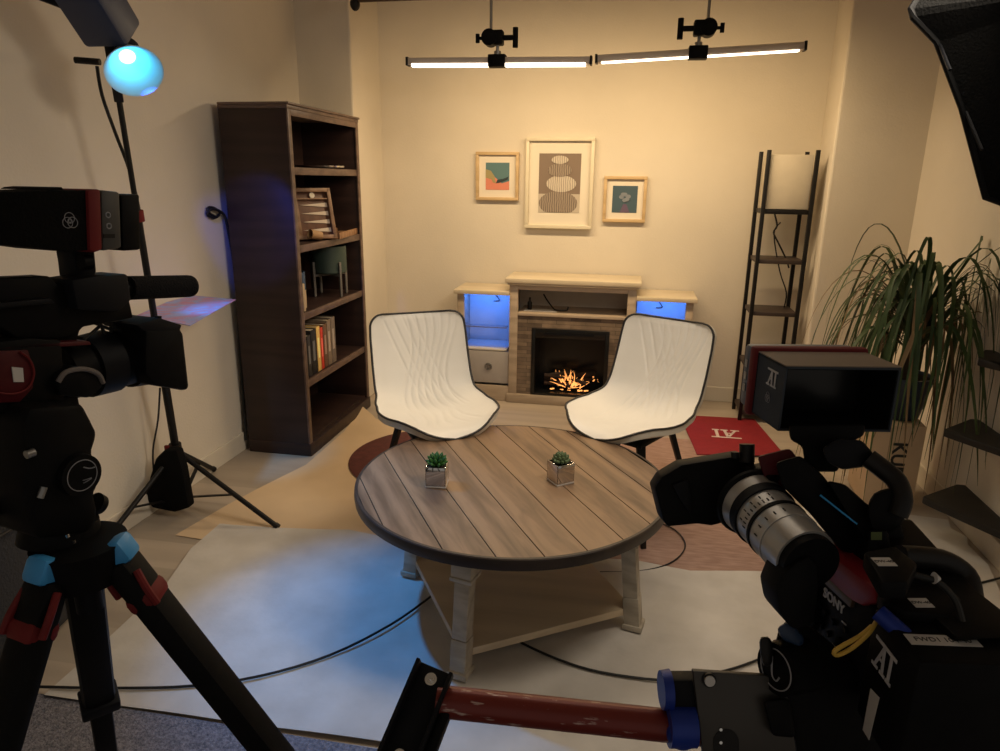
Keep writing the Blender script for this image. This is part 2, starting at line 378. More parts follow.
kr = sheet('kraft_paper', [(-1.80, 2.30), (-1.74, 2.6), (-1.70, 2.75), (-1.60, 3.1), (-1.60, 3.6), (-1.655, 3.98), (-1.50, 3.86), (-1.34, 3.80), (-1.05, 3.82), (-.7, 3.8), (-.45, 3.78), (-.42, 3.0), (-.45, 2.2)], .0015, MKRAFT, amp=.0025, seed=3,
    curl=lambda x, y: .05*max(0, (y-3.84)/.14) if x < -1.5 else 0)
tag(kr, 'tan kraft paper strip lying on the floor along the foot of the bookcase', 'paper')
rg = obj('floor_rug', B().box((-.42, 2.43, .0), (.70, 3.9, .007), .003), MRUG); tag(rg, 'faded pinkish brown flat rug under the right white chair', 'rug')
dc = sheet('drop_cloth', [(-1.575, 1.385), (-1.23, 1.395), (-.82, 1.405), (-.57, 1.41), (0, 1.39), (.5, 1.40), (1.0, 1.37), (1.30, 1.45), (1.36, 2.1), (1.40, 2.5), (1.455, 2.72), (1.45, 2.88), (1.475, 2.95), (1.44, 3.02), (1.46, 3.10), (1.28, 3.13), (1.0, 3.13), (.80, 3.1), (.68, 2.9), (.62, 2.50), (.3, 2.44), (.1, 2.47), (-.15, 2.45), (-.4, 2.48), (-.75, 2.40), (-1.1, 2.47), (-1.4, 2.43), (-1.67, 2.42), (-1.66, 2.2), (-1.59, 1.95), (-1.58, 1.7)], .0085, MPAPER, amp=.0055, seed=8)
tag(dc, 'off-white crumpled drop cloth spread over the floor under the round table', 'drop cloth')

def cable(name, label, pts, r=.004, m_=MCAB, cat='cable', zoff=.0):
    o = obj(name, B().tube(pts, r, 6), m_); recentre(o); return tag(o, label, cat)
cz = .022
cable('floor_cable', 'black cable curving across the drop cloth from tripod to blue-lit area left of table', [flr(x, y, cz) for x, y in [(-40, 684), (50, 687), (120, 688), (190, 686), (260, 676), (330, 655), (390, 625), (430, 597), (452, 578)]])
cable('floor_cable', 'black cable on the drop cloth running right from under the table shelf', [flr(x, y, cz) for x, y in [(500, 628), (522, 643), (560, 660), (600, 672), (660, 680), (700, 676), (735, 668), (765, 657)]])
cable('floor_cable', 'thin black cable looping on the pinkish rug right of the table', [flr(x, y, cz-.008) for x, y in [(600, 572), (640, 571), (668, 564), (683, 552), (684, 540), (672, 528), (650, 520)]], .003)
cable('floor_cable', 'short black cable end at the right edge of the drop cloth', [flr(x, y, cz) for x, y in [(976, 584), (992, 580), (1010, 576), (1040, 574)]], .004)

# ---------------- bookcase ----------------
bk = thing('bookcase', 'tall dark brown bookcase with five open tiers against the left wall', 'bookcase', (-1.81, 3.67, 0))
X0, X1, Y0, Y1, T = -1.985, -1.635, 3.215, 4.09, 1.79
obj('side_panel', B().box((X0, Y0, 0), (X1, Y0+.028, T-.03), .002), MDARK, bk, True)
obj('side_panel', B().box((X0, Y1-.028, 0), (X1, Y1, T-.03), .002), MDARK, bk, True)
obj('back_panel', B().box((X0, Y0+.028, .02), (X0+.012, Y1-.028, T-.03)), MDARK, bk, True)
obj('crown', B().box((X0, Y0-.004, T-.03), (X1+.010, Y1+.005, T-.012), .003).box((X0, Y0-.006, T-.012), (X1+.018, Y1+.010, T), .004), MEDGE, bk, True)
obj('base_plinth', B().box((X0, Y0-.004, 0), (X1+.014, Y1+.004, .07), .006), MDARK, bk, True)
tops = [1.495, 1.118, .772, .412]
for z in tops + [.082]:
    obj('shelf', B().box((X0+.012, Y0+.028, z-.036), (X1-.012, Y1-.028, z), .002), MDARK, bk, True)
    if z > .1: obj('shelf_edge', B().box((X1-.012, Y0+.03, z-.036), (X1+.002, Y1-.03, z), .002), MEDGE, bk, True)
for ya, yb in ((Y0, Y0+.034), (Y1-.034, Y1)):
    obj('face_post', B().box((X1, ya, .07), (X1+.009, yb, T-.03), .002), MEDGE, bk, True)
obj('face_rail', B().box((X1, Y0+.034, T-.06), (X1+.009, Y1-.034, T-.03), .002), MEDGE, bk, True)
# tray
t = obj('serving_tray', B().lathe([(0, 0), (.10, 0), (.145, .008), (.15, .016), (.145, .016), (.10, .005), (0, .004)]), MCHROME); t.location = (-1.76, 3.80, 1.4955); tag(t, 'flat silver tray on the highest shelf of the bookcase', 'tray')
# backgammon set: opened case standing up
bg = thing('backgammon_set', 'open wooden backgammon case with white points standing on the second tier', 'board game', (-1.80, 3.49, 1.119), math.radians(-50))
MBG = wood('backgammon_field', (.13, .055, .03), (.09, .035, .02), .5, 0, 10)
Mb = Matrix.Translation((.03, .03, .012)) @ Matrix.Rotation(math.radians(10), 4, 'Z') @ Matrix.Rotation(math.radians(-14), 4, 'Y')
def MB_(lo, hi, bev=.001): return B().box(lo, hi, bev, M=Mb)
obj('field', MB_((-.012, -.215, 0), (0, .215, .255)), MBG, bg)
fb = B()
for lo, hi in (((-.014, -.225, -.002), (.022, -.205, .262)), ((-.014, .205, -.002), (.022, .225, .262)), ((-.014, -.225, .245), (.022, .225, .265)), ((-.014, -.225, -.008), (.022, .225, .012)), ((-.0, -.205, .205), (.018, .205, .212)), ((0, -.03, .0), (.016, .03, .205))): fb.box(lo, hi, .001, M=Mb)
obj('case_frame', fb, wood('backgammon_case_wood', (.26, .15, .085), (.17, .09, .05), .5, 0, 10), bg)
for k in range(4):
    for s in (-1, 1):
        pb = B(); z0 = .03+k*.045
        pb.prism([Mb@Vector((.002, s*.203, z0)), Mb@Vector((.002, s*.203, z0+.024)), Mb@Vector((.002, s*.045, z0+.012))], Mb.to_3x3()@Vector((.002, 0, 0)))
        obj('point', pb, mat('ivory_point', (.62, .52, .42), .5), bg, smooth=False)
cb = B(); cb.cyl(Mb@Vector((.002, .12, .228)), Mb@Vector((.012, .12, .228)), .015); obj('checker', cb, mat('ivory_checker', (.7, .63, .52), .4), bg)
cb = B(); cb.cyl(Mb@Vector((.002, -.12, .228)), Mb@Vector((.012, -.12, .228)), .015); obj('checker', cb, MBG, bg)
t = thing('wooden_box_lid', 'flat open brown wooden game tray lying beside the backgammon case', 'game tray', (-1.69, 3.86, 1.119), math.radians(8))
obj('bottom', B().box((-.06, -.20, 0), (.06, .23, .008), .001), MBG, t)
fb = B()
for lo, hi in (((-.07, -.21, 0), (-.058, .24, .034)), ((.058, -.21, 0), (.07, .24, .034)), ((-.07, -.21, 0), (.07, -.196, .034)), ((-.07, .226, 0), (.07, .24, .034)), ((-.06, .0, 0), (.06, .012, .03))): fb.box(lo, hi, .001)
obj('rim', fb, wood('tray_rim_wood', (.34, .19, .10), (.24, .12, .06), .5, 0, 10), t)
t = obj('dice_cup', B().lathe([(0, 0), (.022, 0), (.026, .07), (.022, .07), (.019, .006), (0, .006)], M=Matrix.Translation((0, 0, .021)) @ Matrix.Rotation(math.radians(80), 4, 'X')), mat('tan_leather', (.40, .24, .12), .6)); t.location = (-1.655, 3.56, 1.124); t.rotation_euler = (0, 0, -.5); tag(t, 'tan leather dice cup lying in front of the open backgammon case', 'dice cup')
# plant stands on the third tier
def stand_pot(loc, label, potc, legm, h, r, ph, rz):
    t = thing('planter', label, 'planter', loc, rz)
    obj('pot', B().lathe([(0, h-ph), (r*.9, h-ph), (r, h-ph+.01), (r, h), (r-.006, h), (r-.008, h-.02), (0, h-.02)]), potc, t)
    for k in range(4):
        a = PI/4+k*PI/2; p = Vector((math.cos(a), math.sin(a), 0))*(r+.008)
        obj('leg', B().beam(p, p+Vector((0, 0, h-ph*.55)), .014, .014, up=(p.x, p.y, 0)), legm, t)
    obj('cross_bar', B().beam((-r*.72, -r*.72, h-ph-.008), (r*.72, r*.72, h-ph-.008), .012, .012).beam((-r*.72, r*.72, h-ph-.008), (r*.72, -r*.72, h-ph-.008), .012, .012), legm, t)
stand_pot((-1.75, 3.86, .773), 'dark green cylinder planter on four slim legs on the third tier', mat('dark_green_ceramic', (.045, .07, .06), .5), mat('grey_planter_leg', (.16, .15, .14), .5), .29, .10, .16, .2)
stand_pot((-1.725, 3.345, .773), 'small slate blue planter on pale wooden legs on the third tier', mat('slate_blue_ceramic', (.05, .09, .16), .5), mat('pale_wooden_leg', (.55, .42, .27), .5), .20, .062, .10, .4)
# books
bx = Y0+.045
books = [('black book with worn grey spine, leftmost in the row on the fourth tier', (.018, .018, .018), .040, .205, .15), ('black book between two other dark books', (.03, .028, .027), .030, .225, .16), ('thick charcoal book left of the yellow book', (.012, .012, .013), .046, .245, .17),
 ('slim yellow book beside the red book', (.78, .52, .17), .030, .25, .16), ('red book in the middle of the row', (.62, .05, .025), .024, .235, .16), ('brown book right of the red book', (.16, .085, .05), .034, .245, .17),
 ('taupe book, second from the right end of the row', (.24, .18, .13), .034, .26, .18), ('grey brown tall book at the right end of the row', (.19, .15, .12), .040, .265, .18)]
for i, (lb, c, w_, h_, d_) in enumerate(books):
    w_ *= 1.5
    t = thing('book', lb, 'book', (-1.66-d_/2, bx+w_/2, .4125), 0, 'books on the fourth tier of the bookcase')
    cm = mat('book_cover', c, .55, var=.06)
    cv = B().box((-d_/2, -w_/2, 0), (d_/2, -w_/2+.003, h_)).box((-d_/2, w_/2-.003, 0), (d_/2, w_/2, h_)).box((d_/2-.003, -w_/2, 0), (d_/2, w_/2, h_), .001)
    obj('cover', cv, cm, t)
    obj('pages', B().box((-d_/2+.004, -w_/2+.003, .004), (d_/2-.003, w_/2-.003, h_-.005)), mat('book_pages', (.62, .55, .43), .9), t)
    obj('spine_title', B().box((d_/2, -w_/2+w_*.3, h_*.3), (d_/2+.0006, w_/2-w_*.3, h_*.75)), mat('spine_print', tuple(min(1, x*1.6+.12) for x in c), .6), t)
    bx += w_+.0015

# wall hook with coiled cable left of the bookcase
cable('wall_cable', 'black cable looped on the left wall and hanging beside the bookcase', [atX(x_, y_, -2.02) for x_, y_ in [(216, 217), (209, 213), (208, 208), (214, 208), (220, 213), (214, 218), (207, 214)]]+[atX(x_, y_, -2.01) for x_, y_ in [(213, 209), (224, 215), (229, 235), (234, 265), (238, 310), (242, 380), (246, 440)]], .007)

# ---------------- pictures ----------------
def frame_box(t, w_, h_, d_, fw, fm, mount_in, inner):
    """frame centred on local origin; wall plane at y=0, front towards -y"""
    b = B(); b.box((-w_/2, -d_, h_/2-fw), (w_/2, 0, h_/2), .002).box((-w_/2, -d_, -h_/2), (w_/2, 0, -h_/2+fw), .002).box((-w_/2, -d_, -h_/2+fw), (-w_/2+fw, 0, h_/2-fw), .002).box((w_/2-fw, -d_, -h_/2+fw), (w_/2, 0, h_/2-fw), .002)
    obj('frame', b, fm, t)
    obj('mount', B().box((-w_/2+fw, -d_*.35, -h_/2+fw), (w_/2-fw, -.002, h_/2-fw)), MPRINT, t, smooth=False)
def flatpoly(pts, y, m_, parent, name='artwork', th=.0012):
    return obj(name, B().prism([(x, y, z) for x, z in pts], (0, -th, 0)), m_, parent, smooth=False)
def rect(x0, z0, x1, z1): return [(x0, z0), (x1, z0), (x1, z1), (x0, z1)]
def blob(cx, cz, rx, rz, n=24, a0=0, a1=2*PI): return [(cx+rx*math.cos(a0+(a1-a0)*k/n), cz+rz*math.sin(a0+(a1-a0)*k/n)) for k in range(n+(0 if a1-a0 > 6.2 else 1))]
# small left
t = thing('picture', 'small square picture with orange and teal shapes, left of the large framed print', 'picture', (-.903, YB, 1.468), 0)
frame_box(t, .29, .31, .035, .02, MGOLD, 0, 0)
flatpoly(rect(-.08, -.087, .08, .087), -.0125, mat('teal_ground', (.10, .20, .22), .6), t)
flatpoly([(-.08, -.087), (.08, -.087), (.08, -.03), (.03, -.045), (0, -.02), (-.04, .012), (-.08, .0)], -.0138, mat('coral_shape', (.68, .24, .16), .6), t, 'printed_shape')
flatpoly([(-.08, -.01), (-.04, -.02), (-.03, -.04), (-.01, -.045), (-.02, 0), (-.045, .035), (-.08, .045)], -.0151, mat('ochre_shape', (.36, .30, .14), .6), t, 'printed_shape')
flatpoly([(-.01, -.045), (.02, -.04), (.07, -.02), (.078, 0), (.04, -.015), (.0, -.022)], -.0164, mat('dark_shape', (.03, .05, .06), .6), t, 'printed_shape')
# centre urchins
t = thing('picture', 'large portrait print of four stacked sea urchin shells in a cream frame', 'picture', (-.487, YB, 1.425), 0)
frame_box(t, .445, .575, .05, .022, mat('cream_frame_paint', (.72, .66, .52), .4, var=.02), 0, 0)
zb = -.012
flatpoly(rect(-.137, -.185, .137, .19), -.0175-.0005, mat('taupe_print_ground', (.22, .165, .13), .6), t)
flatpoly(rect(-.137, -.185, .137, -.065), -.0193, mat('pale_print_table', (.52, .46, .39), .6), t, 'printed_table')
MU = []
for nm, c1, c2 in (('pale', (.60, .54, .46), (.30, .25, .21)), ('mid', (.33, .27, .22), (.13, .10, .08))):
    M = mat('urchin_'+nm, c1, .6); n = M.node_tree.nodes; L = M.node_tree.links
    tc = n.new('ShaderNodeTexCoord'); wv = n.new('ShaderNodeTexWave'); wv.inputs['Scale'].default_value = 22; wv.inputs['Distortion'].default_value = 3; L.new(tc.outputs['Object'], wv.inputs['Vector'])
    cr = n.new('ShaderNodeValToRGB'); cr.color_ramp.elements[0].color = (*c2, 1); cr.color_ramp.elements[1].color = (*c1, 1); cr.color_ramp.elements[0].position = .05; cr.color_ramp.elements[1].position = .5
    L.new(wv.outputs['Fac'], cr.inputs[0]); L.new(cr.outputs[0], n['Principled BSDF'].inputs['Base Color']); MU.append(M)
bl = [p for p in blob(-.005, -.125, .128, .078)]; bl = [(max(-.136, min(.136, x)), max(-.184, z)) for x, z in bl]
flatpoly(bl, -.0206, MU[1], t, 'printed_shell')
flatpoly(blob(.012, -.0, .098, .053), -.0219, MU[0], t, 'printed_shell')
flatpoly(blob(-.0, .085, .078, .042), -.0232, MU[1], t, 'printed_shell')
flatpoly(blob(.0, .150, .055, .026), -.0245, MU[0], t, 'printed_shell')
# small right
t = thing('picture', 'small square picture with a pale bloom on dark teal, right of the large framed print', 'picture', (-.058, YB, 1.332), 0)
frame_box(t, .275, .29, .035, .02, MGOLD, 0, 0)
flatpoly(rect(-.08, -.085, .08, .085), -.0125, mat('dark_teal_ground', (.06, .105, .14), .6), t)
for k, (x, z) in enumerate([(0, .03), (-.022, .015), (.022, .018), (0, -.005), (-.012, .03), (.014, .0)]): flatpoly(blob(x, z, .016, .013, 12), -.0138-.0012*k, mat('pale_petal', (.22, .25, .30), .6), t, 'printed_petal')
flatpoly([(-.03, -.084), (.035, -.084), (.012, -.03), (-.008, -.03)], -.0138, mat('plum_stem', (.13, .09, .16), .6), t, 'printed_stem')

# ---------------- fireplace ----------------
fp = thing('fireplace', 'electric fireplace mantel with stone surround and blue-lit side cabinets', 'fireplace', (-.35, 4.5, 0))
YF, YK = 4.385, 4.70
LX, RX = -.755, .055
def O(n_, b, m_, par=fp, **k): return obj(n_, b, m_, par, True, **k)
O('mantel_top', B().box((LX-.025, YF-.03, .81), (RX+.025, YK, .84), .004).box((LX-.012, YF-.015, .795), (RX+.012, YK, .81), .003), MFIRETOP)
for x in (LX, RX-.055): O('post', B().box((x, YF, .0), (x+.055, YF+.04, .795), .003), MFIRE)
for x in (LX, RX-.02): O('side_panel', B().box((x, YF+.04, 0), (x+.02, YK, .795), .002), MFIRE)
O('base_rail', B().box((LX-.01, YF-.015, 0), (RX+.01, YF+.04, .06), .004), MFIRE)
O('top_rail', B().box((LX+.055, YF, .765), (RX-.055, YF+.03, .795), .002), MFIRE)
O('open_shelf', B().box((LX+.055, YF, .595), (RX-.055, YK, .615), .003), MFIRE)
O('cabinet_back', B().box((LX+.02, YK-.01, .615), (RX-.02, YK, .795)), MBACKW)
O('stone_surround', B().box((LX+.055, YF+.012, .06), (-.605, YF+.05, .595)).box((-.10, YF+.012, .06), (RX-.055, YF+.05, .595)).box((-.605, YF+.012, .515), (-.10, YF+.05, .595)), MSTONE, smooth=False)
fbx = B(); fbx.box((-.605, YF+.005, .06), (-.58, YF+.045, .515), .002).box((-.125, YF+.005, .06), (-.10, YF+.045, .515), .002).box((-.58, YF+.005, .455), (-.125, YF+.045, .515), .002).box((-.58, YF+.005, .06), (-.125, YF+.045, .078), .002)
ff = O('firebox', fbx, MFBOX)
O('control_strip', B().box((-.52, YF+.003, .478), (-.2, YF+.006, .492)), MCHAR, ff)
O('firebox_back', B().box((-.59, YK-.05, .06), (-.11, YK-.04, .515)).box((-.59, YF+.045, .06), (-.58, YK-.05, .515)).box((-.125, YF+.045, .06), (-.115, YK-.05, .515)).box((-.59, YF+.045, .06), (-.115, YK-.05, .07)), MFBOX, ff)
rnd = random.Random(4)
for k in range(7):
    a = rnd.uniform(-.5, .5)+(PI if k % 2 else 0); cx = -.36+rnd.uniform(-.09, .12); z0 = .11+k*.013; y0 = YF+.10+rnd.uniform(-.01, .05)
    d = Vector((math.cos(a)*.10, .02, math.sin(a)*.05))
    O('fake_log', B().tube([Vector((cx, y0, z0))-d, Vector((cx, y0, z0+.006)), Vector((cx, y0, z0))+d], lambda t: .015-.004*t, 8), MLOG, ff)
em = B()
for k in range(60):
    a = rnd.uniform(.1, PI-.1); r0_ = rnd.uniform(.0, .05); L_ = rnd.uniform(.02, .06)
    c_ = Vector((-.355+rnd.gauss(0, .03), YF+.085+rnd.uniform(0, .03), .095)); d_ = Vector((math.cos(a)*1.35, 0, math.sin(a)*1.5))
    p_ = c_+d_*r0_; q_ = p_+d_*L_
    em.tube([p_, p_.lerp(q_, .5)+Vector((rnd.uniform(-.006, .006), 0, rnd.uniform(-.006, .006))), q_], lambda t: .0032*(1-t)+.0006, 5, smooth=2)
for k in range(16):
    x = rnd.uniform(-.48, -.2); em.sph((x, YF+.07, .086+rnd.uniform(0, .008)), rnd.uniform(.003, .007), (1.8, .6, .7), 6)
for k in range(8):
    x = rnd.uniform(-.2, -.16); em.sph((x, YF+.08, .15+rnd.uniform(0, .04)), rnd.uniform(.002, .004), (1.5, .6, .8), 6)
e_ = O('embers', em, MEMBER, ff); e_['kind'] = 'stuff'
# side cabinets
for s, (xa, xb) in enumerate([(-1.105, LX), (RX, .405)]):
    xo = xa if s == 0 else xb-.045
    O('cabinet_top', B().box((xa-(.02 if s == 0 else 0), YF-.02, .725), (xb+(.02 if s else 0), YK, .752), .004), MFIRETOP)
    O('post', B().box((xo, YF+.005, 0), (xo+.045, YF+.035, .725), .003), MFIRE)
    O('side_panel', B().box((xo if s == 0 else xb-.018, YF+.035, 0), (xo+.018 if s == 0 else xb, YK, .725), .002), MFIRE)
    O('cabinet_back', B().box((xa+.01, YK-.012, .03), (xb-.01, YK-.002, .725)), MBACKW)
    O('glass_shelf', B().box((xa+.02, YF+.02, .500), (xb-.02, YF+.09, .506), .001), MGREY)
    O('shelf', B().box((xa+.02, YF+.02, .345), (xb-.02, YK-.02, .356), .002), MBACKW)
    dr = O('drawer', B().box((xa+(.047 if s == 0 else .003), YF+.02, .12), (xb-(.003 if s == 0 else .047), YF+.04, .340), .003), mat('grey_drawer_front', (.42, .39, .37), .3, var=.03))
    xm = (xa+xb)/2+(.035 if s == 0 else -.02)
    O('ring_handle', B().ring((xm, YF+.014, .235), (0, 1, 0), .022, .004).cyl((xm, YF+.02, .235), (xm, YF+.008, .235), .012), MGREY, dr)
    O('base_rail', B().box((xa, YF+.005, .0), (xb, YF+.035, .105), .003), MFIRE)
    O('led_wire', B().tube([(xm, YK-.02, .715), (xm-.012, YK-.03, .69), (xm+.005, YK-.03, .665), (xm+.02, YK-.03, .64), (xm-.02, YK-.03, .635)], .003, 6), MBLK)
    O('led_strip', B().box((xa+.03, YF+.06, .712), (xb-.03, YF+.075, .722)), mat('blue_led_strip', (.1, .3, 1), .5, emit=(.05, .25, 1), estr=4))
    area('cabinet_led_light', ((xa+xb)/2, YF+.10, .705), ((xa+xb)/2, YK-.02, .55), .28, .03, 1.3, (.04, .20, 1.0))
# things on the open shelf
t = obj('small_bottle', B().lathe([(0, 0), (.014, 0), (.016, .004), (.016, .045), (.006, .06), (.006, .08), (0, .08)], seg=16), MBLK); t.location = (-.635, YF+.10, .621); tag(t, 'tiny black bottle standing in the open shelf above the fire', 'bottle')
t = obj('white_card', B().box((-.10, -.04, 0), (.12, .04, .005), .001), mat('white_card_stock', (.75, .72, .65), .6)); t.location = (-.57, YF+.10, .6155); tag(t, 'white flat card lying on the open fireplace shelf', 'card')
cable('curved_wire', 'black curved wire object lying on the open fireplace shelf', [(-.55, YF+.14, .72), (-.52, YF+.12, .68), (-.48, YF+.09, .64), (-.46, YF+.07, .63), (-.42, YF+.07, .628), (-.385, YF+.08, .63), (-.38, YF+.09, .65)], .005, MBLK, 'wire')

# ---------------- shelf floor lamp ----------------
lp = thing('floor_lamp', 'black square tower floor lamp with open shelves and white shade', 'lamp', (.86, 4.43, 0), 0)
P0, P1, Q0, Q1 = .735, .995, 4.30, 4.56
for x in (P0, P1):
    for y in (Q0, Q1): O('post', B().box((x-.011, y-.011, 0), (x+.011, y+.011, 1.625), .002), MBLK, lp)
for z in (.06, .36, .69, 1.0, 1.285):
    O('shelf', B().box((P0, Q0, z-.012), (P1, Q1, z+.012), .002), MBLK if z > 1.1 else mat('dark_brown_lamp_shelf', (.05, .035, .03), .5), lp)
O('lamp_shade', B().box((P0+.014, Q0+.014, 1.30), (P1-.014, Q1-.014, 1.60), .004), MSHADE, lp)
O('power_cord', B().tube([(.83, 4.45, 1.27), (.85, 4.44, 1.2), (.835, 4.44, 1.16), (.87, 4.45, 1.10), (.93, 4.46, 1.0), (.95, 4.46, .95)], .005, 6).tube([(.87, 4.45, 1.22), (.84, 4.45, 1.15), (.90, 4.46, .93), (.955, 4.47, .8), (.96, 4.5, .7)], .004, 6), MCAB, lp)
O('cord_plug', B().box((.84, 4.36, .372), (.88, 4.42, .42), .004), MBLK, lp)

# ---------------- LED bars ----------------
for i, b in enumerate(BARS):
    c = b['c']; dirx = Vector((1, 0, b['tilt'])).normalized(); h = b['half']
    t = thing('light_bar', ['left warm LED light bar hanging level from a grip clamp', 'right warm LED light bar hanging tilted up to its right'][i], 'light', c)
    up = Vector((0, 0, 1))
    bb = B().beam(c-dirx*h, c+dirx*h, .05, .034, bev=.003); O('housing', bb, MALU, t)
    O('diffuser', B().beam(c-dirx*(h-.02)+Vector((0, -.010, -.020)), c+dirx*(h-.02)+Vector((0, -.010, -.020)), .034, .016 if i == 0 else .006, bev=.002), MEMW, t)
    for s in (-1, 1): O('end_cap', B().beam(c+dirx*s*h, c+dirx*s*(h+.012), .054, .042, bev=.002), MBLK, t)
    O('bracket', B().box(c+Vector((-.045, -.035, -.03)), c+Vector((.045, .03, .03)), .004), MBLKM, t)
    O('stud', B().cyl(c+Vector((0, 0, .03)), c+Vector((0, 0, .075)), .008).cyl(c+Vector((0, 0, .03)), c+Vector((0, 0, .048)), .018), MGREY, t)
    s = 1 if i == 0 else -1; k = c+Vector((0, 0, .11))
    g = O('grip_head', B().box(k+Vector((-.045 if s > 0 else -.03, -.03, -.035)), k+Vector((.03 if s > 0 else .045, .03, .035)), .008).cyl(k+Vector((-.04*s, -.034, 0)), k+Vector((-.04*s, .034, 0)), .04).cyl(k, k+Vector((s*.085, 0, 0)), .013), MBLKM, t)
    O('tee_handle', B().cyl(k+Vector((s*.092, 0, -.047)), k+Vector((s*.092, 0, .047)), .014), MBLKM, g)
    O('wing_knob', B().cyl(k+Vector((-s*.06, 0, 0)), k+Vector((-s*.10, 0, 0)), .008).beam(k+Vector((-s*.105, 0, -.022)), k+Vector((-s*.105, 0, .022)), .02, .012), MBLKM, g)
    O('hanging_rod', B().cyl(k+Vector((-.035*s, 0, .01)), Vector((k.x-.035*s, k.y, 2.345)), .0075), MGREY, t)
t = thing('ceiling_pipe', 'brown horizontal pipe under the ceiling carrying the light bars', 'pipe', (-.3, 3.8, 2.34))
O('pipe', B().cyl((-1.50, 3.8, 2.345), (.80, 3.8, 2.345), .014), mat('brown_pipe_paint', (.10, .065, .04), .5), t)
for x in (-1.45, .6): O('hanger', B().cyl((x, 3.8, 2.35), (x, 3.8, H), .01).cyl((x, 3.8, H-.01), (x, 3.8, H), .035), MBLK, t)
for p in (atY(355, 2, 3.8),): O('end_knob', B().sph(Vector((p.x, 3.8, 2.325)), .026, (1, 1, 1.3)).cyl((p.x, 3.8, 2.33), (p.x, 3.8, 2.37), .014), MBLK, t)

# ---------------- chairs ----------------
def shell(off=0.0, nu=130, nv=150, quilt=True):
    import bisect
    ctrl = [(-.315, .855), (-.300, .79), (-.275, .70), (-.245, .61), (-.205, .53), (-.14, .478), (-.05, .455), (.06, .452), (.17, .462), (.235, .462), (.275, .445)]
    P = [Vector((x, 0, z)) for x, z in ctrl]; n = len(P); Q = []
    for i in range(n-1):
        a, b_, c_, d = P[max(i-1, 0)], P[i], P[i+1], P[min(i+2, n-1)]
        for k in range(16):
            t = k/16; Q.append(.5*((2*b_)+(c_-a)*t+(2*a-5*b_+4*c_-d)*t*t+(3*b_-a-3*c_+d)*t**3))
    Q.append(P[-1]); S = [0]
    for a, b_ in zip(Q, Q[1:]): S.append(S[-1]+(b_-a).length)
    Lt = S[-1]
    def cen(s):
        i = min(max(bisect.bisect(S, s)-1, 0), len(Q)-2); t = (s-S[i])/(S[i+1]-S[i]); return Q[i].lerp(Q[i+1], t), (Q[i+1]-Q[i]).normalized()
    W = [(0, .207), (.15, .213), (.30, .215), (.45, .217), (.60, .236), (.72, .246), (.86, .25), (1, .25)]
    def width(q):
        for (a, x), (b_, y) in zip(W, W[1:]):
            if q <= b_: t = (q-a)/(b_-a); t = t*t*(3-2*t); return x+(y-x)*t
        return W[-1][1]
    G = []
    for j in range(nv+1):
        q = .5-.5*math.cos(PI*j/nv); q = .35*q+.65*j/nv; s = q*Lt; c, t = cen(s); nrm = Vector((-t.z, 0, t.x))
        if nrm.x < 0 and q < .4: nrm = -nrm
        nrm = Vector((abs(t.z), 0, abs(t.x))) if q < .9 else nrm if nrm.z > 0 else -nrm
        w_ = width(q); rt = .055
        if s < rt: w_ = w_-rt+math.sqrt(max(0, rt*rt-(rt-s)**2))
        rf = .27; e = Lt-s
        if e < rf: w_ = w_*(1-(1-e/rf)**2.15)**(1/2.15) if e > 0 else 0
        w_ = max(w_, .0 if e < 1e-6 else .02)
        row = []
        for i in range(nu+1):
            u = -1+2*i/nu; uu = math.sin(u*PI/2)*.25+u*.75
            curl = (.045 if q < .45 else .045+.012*math.sin((q-.45)/.55*PI))*(abs(uu)**2.4)*min(1, w_/.2)
            p = c+Vector((0, w_*uu, 0))+nrm*curl
            d = 0
            if quilt:
                y = w_*uu; g = 0
                gs = lambda y0, sg=.006: math.exp(-((y-y0)/sg)**2)
                if q < .62:
                    fade = min(1, (.62-q)/.1)*min(1, .3+q*10)
                    for kk in range(7): g = max(g, fade*gs(-.045+.033*kk+.028*math.sin(q*9+.25*kk)-.05*q))
                    for kk in range(4): g = max(g, .8*fade*gs(.01-.045*kk+.30*(q-.1)))
                elif q < .9:
                    for kk in range(6): g = max(g, .45*min(1, (.9-q)/.1)*min(1, (q-.62)/.05)*gs((-.10+.04*kk)*(1+1.1*(q-.6))+.012*math.sin(q*18+kk), .008))
                pad = .006*math.exp(-((abs(uu))/.8)**6)*min(1, .2+q*25, .2+(1-q)*14)
                d = pad-.0042*g*min(1, (1-abs(uu))*10)
            row.append(p+nrm*(d+off))
        G.append(row)
    return G
def rim(G): 
    nu = len(G[0])-1; nv = len(G)-1
    return [G[0][i] for i in range(nu+1)]+[G[j][nu] for j in range(1, nv)]+[G[nv][nu//2]]+[G[j][0] for j in range(nv-1, 0, -1)]
